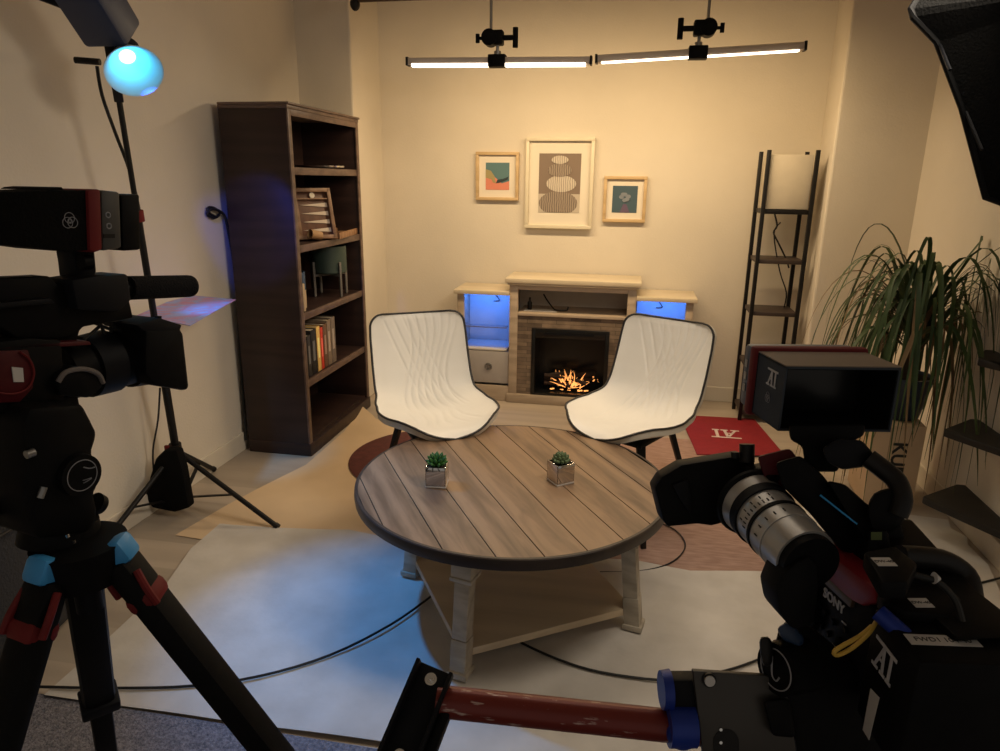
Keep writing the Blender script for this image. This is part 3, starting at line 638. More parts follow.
def make_chair(label):
    t = thing('accent_chair', label, 'chair', (0, 0, 0), 0, 'white armless accent chairs behind the round table')
    F = shell(); Bk = shell(-.030, quilt=False)
    b = bmesh.new(); nv, nu = len(F)-1, len(F[0])-1
    V = [[b.verts.new(p) for p in r] for r in F]
    for j in range(nv):
        for i in range(nu): b.faces.new((V[j][i], V[j+1][i], V[j+1][i+1], V[j][i+1]))
    bmesh.ops.remove_doubles(b, verts=b.verts, dist=1e-5)
    bmesh.ops.recalc_face_normals(b, faces=b.faces[:])
    obj('seat_shell', b, MLEA, t).data.polygons.foreach_set('use_smooth', [True]*0) if False else obj('seat_shell', b, MLEA, t)
    b = bmesh.new(); Vb = [[b.verts.new(p) for p in r] for r in Bk]
    for j in range(nv):
        for i in range(nu): b.faces.new((Vb[j][i], Vb[j][i+1], Vb[j+1][i+1], Vb[j+1][i]))
    fr_, br_ = rim(F), rim(Bk)
    A = [b.verts.new(p) for p in fr_]; C_ = [b.verts.new(p) for p in br_]
    for k in range(len(A)): b.faces.new((A[k], A[(k+1) % len(A)], C_[(k+1) % len(A)], C_[k]))
    bmesh.ops.remove_doubles(b, verts=b.verts, dist=1e-5); bmesh.ops.recalc_face_normals(b, faces=b.faces[:])
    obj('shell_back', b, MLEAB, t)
    R2 = [];
    for p in fr_:
        if not R2 or (p-R2[-1]).length > .008: R2.append(p)
    obj('piping', B().tube(R2, .0048, 8, True, 0), MPIPING, t)
    obj('under_frame', B().box((-.13, -.13, .396), (.14, .13, .412), .004).beam((-.12, -.12, .40), (.13, .12, .40), .03, .012).beam((-.12, .12, .40), (.13, -.12, .40), .03, .012), MBLK, t)
    for sx, sy in ((1, 1), (1, -1), (-1, 1), (-1, -1)):
        obj('leg', B().beam((sx*.125, sy*.12, .405), (sx*.205 if sx > 0 else -.225, sy*.205, .0), .034, .022, bev=.002, w1=.62), MBLK, t)
    return t
def copy_tree(o, parent=None):
    c = o.copy(); COL.objects.link(c); c.parent = parent
    for ch in list(o.children): copy_tree(ch, c)
    return c
c1 = make_chair('white quilted chair with black piping behind the table, nearer the bookcase')
c2 = copy_tree(c1); c2['label'] = 'white quilted chair with black piping behind the table, in front of the fire'
c1.scale = c2.scale = (1.04, 1.05, .985)
c1.location = (-.79, 2.745, .010); c1.rotation_euler = (0, 0, math.radians(-58))
c2.location = (.045, 2.87, .009); c2.rotation_euler = (0, 0, math.radians(-120))

# ---------------- mats with emblem ----------------
def emblem(M, s, parent, m_, name='emblem'):
    """slab-serif A and T sharing one long bar, laid in plane M (x right, y up)"""
    b = B()
    def q(pts, z=0): b.prism([M@Vector((x*s, y*s, 0)) for x, y in pts], M.to_3x3()@Vector((0, 0, .0008)))
    q([(-.55, .42), (.75, .42), (.75, .54), (-.55, .54)])                     # shared top bar
    q([(-.05, .42), (.07, .42), (-.30, -.42), (-.42, -.42)]); q([(-.05, .42), (.09, .42), (.16, -.42), (.02, -.42)])
    q([(-.27, -.14), (.05, -.14), (.05, -.05), (-.24, -.05)])
    q([(-.56, -.54), (-.18, -.54), (-.18, -.43), (-.56, -.43)]); q([(-.06, -.54), (.26, -.54), (.26, -.43), (-.06, -.43)])
    q([(.40, .42), (.54, .42), (.54, -.42), (.40, -.42)]); q([(.32, -.54), (.64, -.54), (.64, -.43), (.32, -.43)])
    return obj(name, b, m_, parent, True, smooth=False)
p = [flr(680, 417), flr(766, 418), flr(784, 456), flr(697, 458)]
t = thing('logo_mat', 'red rectangular mat with a white emblem behind the right chair', 'mat', (.64, 4.0, 0))
cx = [(.372, 4.32), (.83, 4.34), (.90, 3.74), (.425, 3.66)]
obj('mat_sheet', B().prism([(x, y, .0075) for x, y in cx], (0, 0, .006), .002), MMAT, t, True)
emblem(Matrix.Translation((.63, 4.02, .0137)) @ Matrix.Rotation(PI, 4, 'Z'), .13, t, mat('white_mat_print', (.72, .60, .55), .6))
t = obj('round_mat', B().lathe([(0, 0), (.43, 0), (.436, .003), (.43, .006), (0, .006)], seg=64), MMAROON); t.location = (-.98, 3.31, .0075); tag(t, 'dark maroon round mat on kraft paper beneath the left chair', 'mat')

# ---------------- round table ----------------
tb = thing('coffee_table', 'round plank-top coffee table with weathered oak top and pale splayed legs', 'table', (-.345, 2.20, 0.021))
TC = Vector((-.358, 2.185, 0)); TR = .538; TZ = .45
an = math.radians(-57.8); du = Vector((math.cos(an), math.sin(an), 0)); dn = Vector((-du.y, du.x, 0))
gap = .0035; pw = .1265; rr_ = TR-.012
for k in range(-5, 5):
    a0 = k*pw+.012+gap/2; a1 = a0+pw-gap
    a0c, a1c = max(a0, -rr_+.002), min(a1, rr_-.002)
    if a1c <= a0c+.005: continue
    pts = []
    for q in range(9): v = a0c+(a1c-a0c)*q/8; pts.append((math.sqrt(max(0, rr_*rr_-v*v)), v))
    for q in range(8, -1, -1): v = a0c+(a1c-a0c)*q/8; pts.append((-math.sqrt(max(0, rr_*rr_-v*v)), v))
    O('plank', B().prism([TC+du*x+dn*v+Vector((0, 0, TZ-.014)) for x, v in pts], (0, 0, .014)), MTABLE, tb, smooth=False)
O('table_core', B().cyl(TC+Vector((0, 0, TZ-.034)), TC+Vector((0, 0, TZ-.0142)), TR-.006, seg=96), MSEAM, tb)
O('rim', B().lathe([(rr_+.0005, TZ-.036), (TR, TZ-.036), (TR+.002, TZ-.02), (TR, TZ-.003), (TR-.003, TZ), (rr_+.0005, TZ)], Matrix.Translation(TC), 96), MTABRIM, tb)
LG = [Vector((-.425, 1.70, .021)), Vector((.085, 2.035, .021)), Vector((-.23, 2.55, .021)), Vector((-.735, 2.195, .021))]
cc = sum(LG, Vector())/4
apr = B()
for i in range(4):
    a = LG[i].lerp(cc, .14); b_ = LG[(i+1) % 4].lerp(cc, .14); a.z = b_.z = .385; apr.beam(a, b_, .02, .06)
O('apron', apr, MTLEG, tb)
for g in LG:
    top = g.lerp(cc, .10); top.z = .414; up = (g-cc); foot = g+Vector((0, 0, 0)); mid = foot.lerp(top, .30); m2 = foot.lerp(top, .80)
    lb = B().beam(m2, top, .066, .066, up=up, bev=.003).beam(mid, m2, .048, .048, up=up, bev=.003).beam(foot, mid, .052, .052, up=up, bev=.003, w1=1.0).beam(foot+Vector((0, 0, 0)), foot+Vector((0, 0, .02)), .064, .064, up=up, bev=.003).beam(m2-Vector((0, 0, .008)), m2+Vector((0, 0, .006)), .072, .072, up=up, bev=.003)
    O('leg', lb, MTLEG, tb)
sh = [g.lerp(cc, .02) for g in LG]
sh = [Vector((p.x, p.y, .068)) for p in sh]
O('lower_shelf', B().prism(sh, (0, 0, .026), .002), MTSHELF, tb)

# table planters
def cube_planter(x, y, rz, label, m_leaf, spiky):
    t = thing('succulent_planter', label, 'plant', (x, y, TZ+.0005), rz, 'mirrored cube planters on the table')
    s = .034; h = .074
    obj('cube_pot', B().box((-s, -s, .007), (s, s, .011)).box((-s, -s, .007), (-s+.004, s, h), .001).box((s-.004, -s, .007), (s, s, h), .001).box((-s, -s, .007), (s, -s+.004, h), .001).box((-s, s-.004, .007), (s, s, h), .001), MMIRR, t)
    obj('clear_foot', B().box((-s-.001, -s-.001, 0), (s+.001, s+.001, .007), .002), mat('clear_acrylic', (.8, .8, .8), .08, metal=.6), t)
    obj('soil', B().box((-s+.004, -s+.004, .011), (s-.004, s-.004, h-.006)), MSOIL, t)
    rnd = random.Random(int(x*100)); lb = B()
    for ring_, (n_, el, L_) in enumerate([(10, .3, .040), (9, .7, .042), (7, 1.05, .042), (4, 1.4, .038)]):
        for k in range(n_):
            a = 2*PI*k/n_+ring_*.4+rnd.uniform(-.1, .1); d = Vector((math.cos(a)*math.cos(el), math.sin(a)*math.cos(el), math.sin(el)))
            base = Vector((0, 0, h-.002)); L2 = L_*(1 if spiky else .82)
            wq = .0065 if spiky else .008
            lb.tube([base, base+d*L2*.5, base+d*L2+Vector((0, 0, .004))], (lambda t_, w=wq: w*(.6+1.2*t_)*(1-t_)**.5+.0008), 6, smooth=3)
    obj('rosette', lb, m_leaf, t)
cube_planter(-.597, 2.08, math.radians(5), 'bright green succulent in a mirrored cube on the left of the table', MSUC, True)
cube_planter(-.19, 2.19, math.radians(38), 'dusty green succulent in a mirrored cube on the right of the table', MSUC2, False)

# ---------------- light stand with blue lamp ----------------
ls = thing('light_stand', 'black tripod light stand standing by the left wall', 'light stand', (-1.93, 2.53, 0))
pt, pb_ = Vector((-1.80, 2.305, 1.72)), Vector((-1.935, 2.56, .05))
O('column', B().cyl(pb_, pb_.lerp(pt, .40), .0165).cyl(pb_.lerp(pt, .40), pb_.lerp(pt, .75), .013).cyl(pb_.lerp(pt, .75), pt, .010), MBLK, ls)
for f_ in (.40, .75): O('collar', B().cyl(pb_.lerp(pt, f_-.012), pb_.lerp(pt, f_+.012), .022), MREDR if f_ > .5 else MBLK, ls)
O('leg_collar', B().cyl(pb_.lerp(pt, .12), pb_.lerp(pt, .16), .026), MBLK, ls)
O('base_collar', B().cyl(pb_.lerp(pt, -.02), pb_.lerp(pt, .02), .024), MBLK, ls)
O('red_clip', B().box(pb_.lerp(pt, .15)+Vector((-.03, -.035, -.012)), pb_.lerp(pt, .15)+Vector((-.01, -.02, .018)), .003), MREDR, ls)
for f_ in (Vector((-1.405, 2.435, .012)), Vector((-2.00, 2.09, .012)), Vector((-2.02, 2.93, .012))):
    hp = pb_.lerp(pt, .14); O('leg', B().cyl(hp, f_, .011).cyl(f_.lerp(hp, .03), f_, .014), MBLK, ls)
    O('brace', B().beam(pb_+Vector((0, 0, -.01)), f_.lerp(hp, .42), .018, .006), MBLK, ls)
t = obj('ballast_bag', B().prism([(-.11, 0, .0), (-.14, .0, .05), (-.10, .0, .15), (-.06, 0, .24), (-.01, 0, .285), (.05, 0, .29), (.065, 0, .20), (.075, 0, .02), (.0, 0, -.01)], (0, .05, 0), .012), MFAB); t.location = (-1.90, 2.44, .035); tag(t, 'black ballast bag hanging on the light stand base', 'bag')
# the lamp itself, aimed down to the right
lm = thing('studio_light', 'black monolight with metal reflector glowing blue, high at the left', 'light', tuple(pt))
face = atY(133, 68, 2.22); aim = (flr(390, 620)-face).normalized()
axis_b = (atY(75, -25, 2.05)-atY(128, 60, 2.25)).normalized()
hp = HEAD+(atY(75, -25, 2.05)-HEAD).normalized()*.075
hb = hp+axis_b*.44
O('housing', B().beam(hp, hb, .15, .13, up=(0, 0, 1), bev=.014), mat('blue_glare_housing', (.02, .035, .085), .45), lm)  # blue glare of the lamp put into the housing's colour
O('housing_collar', B().cyl(HEAD-AXIS*.035, HEAD-AXIS*.010, .05, .03), MCHAR, lm)
rf = [(.028, 0), (.05, .012), (.088, .085), (.091, .087), (.091, .09), (.085, .086), (.047, .016), (.026, .004)]
Ma = Matrix.Translation(HEAD) @ AXIS.to_track_quat('Z', 'Y').to_matrix().to_4x4()
O('reflector', B().lathe(rf, Ma, 40), MREFL, lm)
O('led_chip', B().lathe([(0, .008), (.02, .008), (.026, .004), (0, .0)], Ma, 20), MEMC, lm)
bt = atY(75, 60, 2.28); O('locking_handle', B().cyl(atY(100, 62, 2.3), bt, .011), MBLK, lm)
O('yoke', B().beam(pt+Vector((0, 0, -.02)), hp+axis_b*.05+Vector((0, 0, .0)), .03, .02), MBLK, lm)
O('power_cable', B().tube([atY(97, 66, 2.3), atY(102, 95, 2.31), atY(115, 132, 2.33), atY(130, 172, 2.35), atY(140, 215, 2.38), atY(146, 262, 2.4)], .006, 6), MCAB, lm)
# fixture barn arm at top left
t = obj('boom_arm', B().beam(atY(-15, -26, 2.0), atY(90, 14, 2.1), .035, .03, bev=.004), MCHAR); recentre(t); tag(t, 'dark boom arm reaching in from the top left corner to the blue light', 'boom arm')
sheet_pts = [flr(137, 316, .9), flr(184, 295, .9), flr(236, 300, .9), flr(190, 326, .9)]
t = obj('gel_sheet', B().prism(sheet_pts, (0, 0, .003)), MGEL, smooth=False); recentre(t); tag(t, 'shiny pink and blue plastic sheet sticking out from the light stand', 'gel sheet')
cable('lamp_cable', 'thin black cable hanging down beside the light stand column', [atY(160, 388, 2.45), atY(158, 420, 2.46), atY(153, 450, 2.47), atY(154, 475, 2.48)], .004)

# ---------------- plant, pot, box, stairs ----------------
bxo = thing('cardboard_box', 'tall tan cardboard carton with black lettering carrying the blue planter', 'box', (1.24, 3.30, .015))
bl_, br = flr(868, 512, .0), flr(908, 519, .0)
bh = .415
q0, q1 = Vector((1.12, 3.16, .015)), Vector((1.335, 3.17, .015)); dd = Vector((.02, .30, 0))
O('carton', B().prism([q0, q1, q1+dd, q0+dd], (0, 0, bh-.015), .003), MCARD, bxo)
O('tape_seam', B().box((q0.x+.07, q0.y-.0014+.004, .02), (q0.x+.075, q0.y+.004, bh-.01)), mat('carton_crease', (.36, .25, .16), .8), bxo)
letters('KUPO', .085, face_M((1.235, 3.1625, .225), (0, 0, -1), (0.04, -1, 0)), bxo, MINKD, bold=.002)
pl = thing('potted_plant', 'long-leaved green plant spilling from a dark blue pot on the carton', 'plant', (1.26, 3.31, bh+.002))
O('pot', B().lathe([(0, 0), (.075, 0), (.085, .01), (.118, .19), (.122, .20), (.112, .20), (.105, .18), (0, .18)], Matrix.Translation((1.26, 3.31, bh+.002)), 40), MPOT, pl)
O('soil', B().cyl((1.26, 3.31, bh+.17), (1.26, 3.31, bh+.19), .104), MSOIL, pl)
O('stem', B().tube([(1.26, 3.31, bh+.17), (1.265, 3.31, bh+.25), (1.27, 3.31, bh+.34)], lambda t: .045-.012*t, 10), mat('brown_stem', (.09, .06, .035), .9), pl)
def leaf(b, base, a, L_, rise, drop, w_, tw):
    d = Vector((math.cos(a), math.sin(a), 0)); side = Vector((-d.y, d.x, 0)); n_ = 14; prev = None
    for k in range(n_+1):
        t = k/n_; r = L_*(1-(1-t)**1.6)*.62; z = rise*math.sin(min(1, t*1.25)*PI*.5)*(1) - drop*max(0, t-.28)**1.55*1.6
        p = base+d*r+Vector((0, 0, z))+side*(tw*t*t)
        p.x = min(p.x, XR-.03)
        if p.y > YP-.1: p.y = YP-.1
        ww = w_*(1-t**3)*(.55+.45*min(1, t*5))+.0006
        nn = Vector((0, 0, 1)) 
        a_, c_, e_ = p-side*ww, p-Vector((0, 0, ww*.35)), p+side*ww
        cur = [b.verts.new(a_), b.verts.new(c_), b.verts.new(e_)]
        if prev: b.faces.new((prev[0], prev[1], cur[1], cur[0])); b.faces.new((prev[1], prev[2], cur[2], cur[1]))
        prev = cur
rnd = random.Random(11); lb = bmesh.new(); ld = bmesh.new(); base = Vector((1.265, 3.28, bh+.41))
for k in range(150):
    a = rnd.uniform(0, 2*PI); L_ = rnd.uniform(.40, .78)
    if math.sin(a) > .3: L_ *= .8
    leaf(lb if k % 7 else ld, base+Vector((rnd.uniform(-.03, .03), rnd.uniform(-.03, .03), rnd.uniform(-.10, .05))), a, L_, rnd.uniform(.20, .60)-(.12 if k % 7 == 0 else 0), rnd.uniform(.45, 1.15), rnd.uniform(.005, .0115), rnd.uniform(-.12, .12))
obj('foliage', lb, MLEAF, pl, True); obj('dry_foliage', ld, MLEAFD, pl, True, label='brown dry leaves')
st = thing('tiered_rack', 'black tiered shelf rack against the right wall at the right edge', 'shelf rack', (1.42, 2.75, 0))
for z, xt in ((.20, 1.255), (.50, 1.285), (.80, 1.355), (1.08, 1.40)):
    pts = [(xt+.006, 2.885), (xt, 2.90), (xt+.006, 2.912), (min(1.45, xt+.20), 3.07), (1.485, 3.07), (1.485, 2.50), (xt+.19, 2.60)]
    O('rack_shelf', B().prism([(x, y, z-.03) for x, y in pts], (0, 0, .03), .005), MTREAD, st)
for y in (2.48, 2.52): O('rack_post', B().box((1.455, y-.012, 0), (1.48, y+.012, 1.3), .003), MTREAD, st)

# ---------------- left camera, tripod, monitor ----------------
def frame(A, head):
    f = Vector((math.sin(head), math.cos(head), 0)); l = Vector((-f.y, f.x, 0)); M = Matrix((f, l, Vector((0, 0, 1)))).transposed().to_4x4(); M.translation = A; return M
def on(F, px, py, y=0):
    """local (forward, up) of the picture point on the rig's side plane at side offset y"""
    Fi = F.inverted(); o_ = Fi@EYE; r = Fi.to_3x3()@ray(px, py); t = (y-o_.y)/r.y; p = o_+r*t; return Vector((p.x, y, p.z))
class Rig:
    def __init__(s, F, root, sgn): s.F = F; s.root = root; s.g = sgn      # sgn: direction away from the viewer along local y
    def poly(s, name, px, y0, y1, m_, par=None, bev=.004, **k):
        P = [s.F@on(s.F, x, y, y0*s.g) for x, y in px]; v = s.F.to_3x3()@Vector((0, (y1-y0)*s.g, 0))
        return obj(name, B().prism(P, v, bev), m_, par or s.root, True, **k)
    def pt(s, x, y, d=0): return s.F@on(s.F, x, y, d*s.g)
    def cyl(s, name, a, b_, d, r0, r1, m_, par=None, seg=28, **k):
        return obj(name, B().cyl(s.pt(*a, d), s.pt(*b_, d), r0, r1, seg), m_, par or s.root, True, **k)
A = dep(70, 350, 1.08)
FL = frame(A, math.radians(13)); 
lc = thing('cinema_camera', 'black shoulder camera with foam microphone at the left, aimed right', 'camera', tuple(A-Vector((0, 0, .12))))
L = Rig(FL, lc, 1)
L.poly('body', [(-30, 345), (30, 338), (62, 340), (66, 395), (58, 412), (-30, 416)], 0, .12, MBLKM)
L.poly('red_side_plate', [(-28, 352), (28, 350), (34, 368), (33, 388), (20, 402), (-28, 404)], -.004, 0, MREDM, bev=.001)
L.poly('side_sticker', [(12, 367), (23, 368), (24, 382), (14, 382)], -.0055, -.004, MWHITE, bev=0, label='cream square sticker')
L.poly('red_top_rail', [(-28, 345), (0, 347), (30, 343), (90, 341), (92, 345), (30, 349), (-28, 351)], 0, .10, MREDM, bev=.002)
L.poly('viewfinder', [(-30, 280), (50, 276), (59, 285), (92, 284), (98, 291), (130, 300), (134, 318), (84, 327), (76, 336), (60, 339), (18, 339), (2, 328), (-30, 324)], .01, .05, MBLKM)
L.poly('top_handle', [(-30, 306), (50, 298), (56, 303), (-30, 312)], -.006, .01, MCHAR, bev=.002)
L.poly('handle_post', [(24, 328), (82, 326), (76, 346), (28, 350)], .02, .07, MBLKM)
L.poly('mic_clamp', [(72, 280), (96, 276), (128, 274), (132, 300), (120, 312), (78, 310)], -.012, .05, MCHAR)
mic = L.cyl('microphone', (104, 289), (185, 286), .02, .0115, .0115, MBLK)
p0, p1 = L.pt(128, 288, .02), L.pt(190, 286, .02)
obj('foam_windscreen', B().tube([p0, p0.lerp(p1, .06), p0.lerp(p1, .5), p0.lerp(p1, .86), p0.lerp(p1, .96), p0.lerp(p1, 1.03), p0.lerp(p1, 1.06)], lambda t: .0205 if t < .6 else .0205*math.sqrt(max(.02, 1-((t-.6)/.4)**3.2)), 20), MFOAM, mic, True)
for a, b_ in (((100, 322), (106, 338)), ((106, 338), (118, 322)), ((112, 324), (128, 336)), ((84, 340), (100, 326)), ((128, 336), (138, 318)), ((92, 322), (112, 330)), ((118, 322), (134, 328))):
    obj('cable_strand', B().cyl(L.pt(*a, .04), L.pt(*b_, .04), .0028), MCAB, lc, True)
cyls = [((60, 373), (84, 367), .047, .047), ((84, 367), (108, 361), .053, .055), ((108, 361), (126, 357), .050, .050), ((126, 357), (150, 353), .055, .058)]
ln = None
for a, b_, r0, r1 in cyls: 
    o_ = L.cyl('lens', a, b_, .055, r0, r1, MBLKM, ln) if ln is None else L.cyl('focus_ring', a, b_, .055, r0, r1, MCHAR if r0 > .052 else MBLKM, ln)
    if ln is None: ln = o_
L.poly('lens_grip_cover', [(58, 374), (72, 366), (98, 369), (106, 378), (102, 388), (90, 398), (60, 396)], -.012, .03, MBLKM)
mb = L.poly('matte_box', [(146, 329), (180, 327), (184, 334), (190, 388), (186, 391), (156, 386), (146, 374)], -.02, .075, MBLKM, bev=.006)
L.poly('top_flag', [(136, 325), (160, 318), (182, 325), (180, 331), (144, 331)], -.02, .075, MCHAR, mb, bev=.002)
for (x, y) in ((140, 327), (150, 323), (158, 320)): L.cyl('lens_knob', (x, y+3), (x, y-4), .0, .006, .006, MCHAR, mb, 12)
L.poly('base_plate', [(-20, 402), (78, 396), (80, 406), (-20, 416)], .01, .10, MCHAR, bev=.002)
obj('hand_strap', B().tube([L.pt(58, 382, -.012), L.pt(66, 372, -.014), L.pt(84, 369, -.014), L.pt(98, 374, -.014), L.pt(103, 383, -.012)], .004, 8), mat('grey_strap', (.16, .14, .13), .6), lc, True)
obj('side_ring', B().tube([L.pt(-10, 391, -.006), L.pt(12, 394, -.006), L.pt(28, 388, -.006), L.pt(34, 374, -.006), L.pt(30, 360, -.006), L.pt(20, 352, -.006)], .0016, 6), MREDR, lc, True)
# monitor
lmn = thing('field_monitor', 'black hooded monitor with red band atop the left camera', 'monitor', tuple(L.pt(84, 262, .05)))
G = Rig(FL, lmn, 1)
G.poly('hood', [(-2, 192), (90, 190), (91, 250), (68, 252), (40, 248), (3, 245), (0, 222)], -.02, .10, MFAB, bev=.003)
G.poly('hood_top_flap', [(48, 190), (52, 188), (62, 187), (64, 190)], -.02, .09, MFAB, bev=.001)
G.poly('red_bumper', [(88, 190), (101, 189), (103, 250), (94, 253), (90, 250)], -.026, .106, MREDR, bev=.004)
mbod = G.poly('monitor_body', [(101, 190), (120, 192), (122, 248), (103, 251)], -.022, .102, mat('dark_grey_casing', (.05, .05, .048), .5), bev=.004)
for x, y in ((108, 215), (109, 226)): obj('port', B().ring(G.pt(x, y, -.0225), FL.to_3x3()@Vector((0, 1, 0)), .004, .001, 16, 6), MINK, mbod, True)
G.poly('button_strip', [(104, 234), (115, 234), (115, 238), (104, 238)], -.0235, -.022, MBLK, mbod, bev=0)
G.poly('battery', [(121, 195), (140, 194), (141, 250), (123, 251)], -.01, .09, MBLKM, bev=.004)
s_ = FL.to_3x3()@Vector((0, 1, 0)); ebm = B(); c = on(FL, 70, 221, -.0205)
ep = [];
for k in range(3):
    a = PI/2+k*2*PI/3; cen_ = c+Vector((math.cos(a)*.0045, 0, math.sin(a)*.0045))
    ebm.ring(FL@cen_, s_, .0078, .0005, 24, 5)
obj('emblem', ebm.ring(FL@c, s_, .0022, .0005, 16, 5), MINK, lmn, True)
G.poly('mount_arm', [(72, 251), (95, 251), (97, 272), (92, 278), (76, 280), (74, 262)], .02, .06, MCHAR, bev=.003)
G.cyl('arm_knob', (80, 262), (90, 262), .01, .012, .012, MBLKM)

def tripod_leg(root, top, foot, r, collar_m):
    """a stout tripod leg: upper tube, clamp, lower tube, rubber foot"""
    d = foot-top
    lg = obj('leg', B().beam(top, top+d*.60, r*2.1, r*1.5, up=(0, 0, 1), bev=r*.5).beam(top+d*.58, foot-d*.02, r*1.5, r*1.1, bev=r*.3), MBLKM, root, True)
    obj('leg_clamp', B().beam(top+d*.56, top+d*.60, r*2.5, r*2.0, bev=.005), MCHAR, lg, True)
    obj('rubber_foot', B().cyl(foot-d*.03, foot, r*.9, r*.6), MBLK, lg, True)
    return lg
AP = dep(80, 548, 1.09)
lt = thing('camera_tripod', 'black tripod with red leg collars and blue clamps under the left camera', 'tripod', (AP.x, AP.y, .006))
for ang, blue in ((16, 1), (137, 0), (258, 1)):
    a = math.radians(ang); top = AP+Vector((math.cos(a)*.055, math.sin(a)*.055, -.02)); foot = Vector((AP.x+.5*math.cos(a), AP.y+.5*math.sin(a), .016 if ang < 200 else .016))
    d = (foot-top).normalized()
    lg = tripod_leg(lt, top, foot, .029, None)
    if blue: 
        obj('red_collar', B().beam(top+d*.060, top+d*.095, .060, .050, bev=.012).tube([top+d*.075+Vector((-.034, -.02, 0)), top+d*.045+Vector((-.03, -.02, 0)), top+d*.015+Vector((-.026, -.01, 0))], .006, 8).tube([top+d*.075+Vector((.034, -.02, 0)), top+d*.045+Vector((.036, -.02, 0)), top+d*.015+Vector((.03, -.01, 0))], .006, 8), MREDR, lg, True)
        q = top+Vector((0, 0, .022))
        obj('blue_clamp', B().beam(q-d*.012, q+d*.03, .046, .040, bev=.010), MLBLUE, lg, True)
        if ang == 258:
            letters('sachtler', .016, face_M(top+d*.19+Vector((.0, -.018, .004)), -d, Vector((.35, -1, .5))), lg, MINK)
O('spider', B().cyl(AP+Vector((0, 0, -.05)), AP+Vector((0, 0, .012)), .062, .068, 32), MBLKM, lt)
O('bowl_nut', B().cyl(AP+Vector((0, 0, -.11)), AP+Vector((0, 0, -.05)), .02), MCHAR, lt)
# fluid head
hd = thing('fluid_head', 'black fluid head with round white emblem between left camera and tripod', 'tripod head', tuple(AP+Vector((0, 0, .012))))
Hh = Rig(frame(dep(75, 470, 1.09), math.radians(13)), hd, 1)
Hh.poly('head_body', [(30, 408), (84, 404), (92, 420), (98, 432), (97, 440), (93, 452), (99, 470), (99, 486), (95, 494), (99, 512), (96, 524), (88, 534), (40, 540), (30, 520), (24, 490), (27, 450), (24, 425)], -.03, .09, MBLKM, bev=.008)
Hh.cyl('tilt_drum', (79, 473), (79.1, 473.1), 0, .001, .001, MBLK)
sv = Hh.F.to_3x3()@Vector((0, 1, 0)); cpt = Hh.pt(77, 474, -.03)
obj('drum_cover', B().cyl(cpt+sv*.01, cpt-sv*.012, .034, .032, 36), MBLKM, hd, True)
obj('emblem', B().ring(cpt-sv*.0125, sv, .024, .0007, 36, 5).tube([cpt-sv*.0128+Vector((-.017, 0, -.012)), cpt-sv*.0128+Vector((0, 0, -.008)), cpt-sv*.0128+Vector((.012, .003, -.004))], .0007, 5).tube([cpt-sv*.0128+Vector((-.017, 0, -.013)), cpt-sv*.0128+Vector((-.002, 0, -.013)), cpt-sv*.0128+Vector((.012, .003, -.005))], .0007, 5).tube([cpt-sv*.0128+Vector((.004, 0, .014)), cpt-sv*.0128+Vector((.012, .002, .012)), cpt-sv*.0128+Vector((.020, .004, .014))], .001, 5), MINK, hd, True)
Hh.cyl('brake_lever', (26, 455), (34, 452), -.035, .006, .006, MGREY)
Hh.cyl('drag_ring', (60, 520), (60, 538), .03, .055, .06, MBLKM)
Hh.cyl('level_lever', (44, 487), (40, 498), -.034, .005, .005, MGREY)
for (x, y) in ((67, 534), (73, 540)): Hh.cyl('small_screw', (x, y), (x+1, y+3), -.04, .003, .003, MCHROME, None, 10)
Hh.cyl('head_knob', (95, 503), (101, 505), .02, .018, .016, MBLKM)
pan = obj('pan_bar', B().tube([Hh.pt(30, 458, .05), Hh.pt(10, 485, .05), Hh.pt(-8, 510, .05), Hh.pt(-40, 545, .06)], .013, 12), MBLK, hd, True)

bg_ = thing('equipment_bag', 'dark grey padded bag standing by the wall at the left edge', 'bag', (-1.9, 1.55, .001))
O('bag_body', B().prism([(-2.015, 1.15, .003), (-1.74, 1.18, .003), (-1.72, 1.50, .003), (-1.79, 1.88, .003), (-2.015, 1.92, .003)], (0, 0, .66), .06), MBAG, bg_)
O('zip_seam', B().tube([(-2.0, 1.14, .45), (-1.74, 1.17, .46), (-1.712, 1.50, .46), (-1.785, 1.89, .46), (-2.0, 1.93, .45)], .005, 6), MBLK, bg_)

# ---------------- right camera ----------------
AR = dep(850, 600, .90)
def frame3(A, f):
    f = f.normalized(); l = Vector((0, 0, 1)).cross(f).normalized(); u = f.cross(l); M = Matrix((f, l, u)).transposed().to_4x4(); M.translation = A; return M
FR = frame3(AR, ray(450, 250))
rc = thing('cinema_camera', 'black camera with silver lens and red top strip in the right foreground', 'camera', tuple(AR-Vector((0, 0, .10))))
Rr = Rig(FR, rc, -1)           # its left side faces the viewer
# side-plane outline of the body
Rr.poly('body', [(792, 545), (812, 548), (872, 606), (880, 700), (884, 716), (838, 680), (800, 640), (786, 600)], 0, .13, MCHAR, bev=.006)
Rr.poly('top_deck', [(800, 540), (850, 520), (905, 590), (960, 640), (912, 645), (860, 600)], .03, .12, MBLKM, bev=.005)
Rr.poly('red_top_strip', [(799, 541), (808, 538), (874, 588), (876, 603), (862, 606), (846, 598), (800, 553)], -.006, .030, mat('bright_red_strip', (.24, .012, .02), .4, var=.1), bev=.003)
for k in range(6):
    q = Rr.pt(812+k*10.5, 549+k*8.4, .012)+Vector((0, 0, .012)); obj('red_button', B().cyl(q, q+Vector((0, 0, .006)), .0045), MREDM, rc, True)
Rr.poly('side_control_panel', [(783, 560), (800, 562), (812, 574), (814, 624), (804, 634), (790, 622), (782, 600)], -.014, .0, MBLKM, bev=.004)
Rr.poly('side_rail', [(806, 566), (812, 562), (852, 600), (850, 608)], -.006, 0, mat('dull_bronze_rail', (.12, .085, .055), .4, metal=.4), bev=.001)
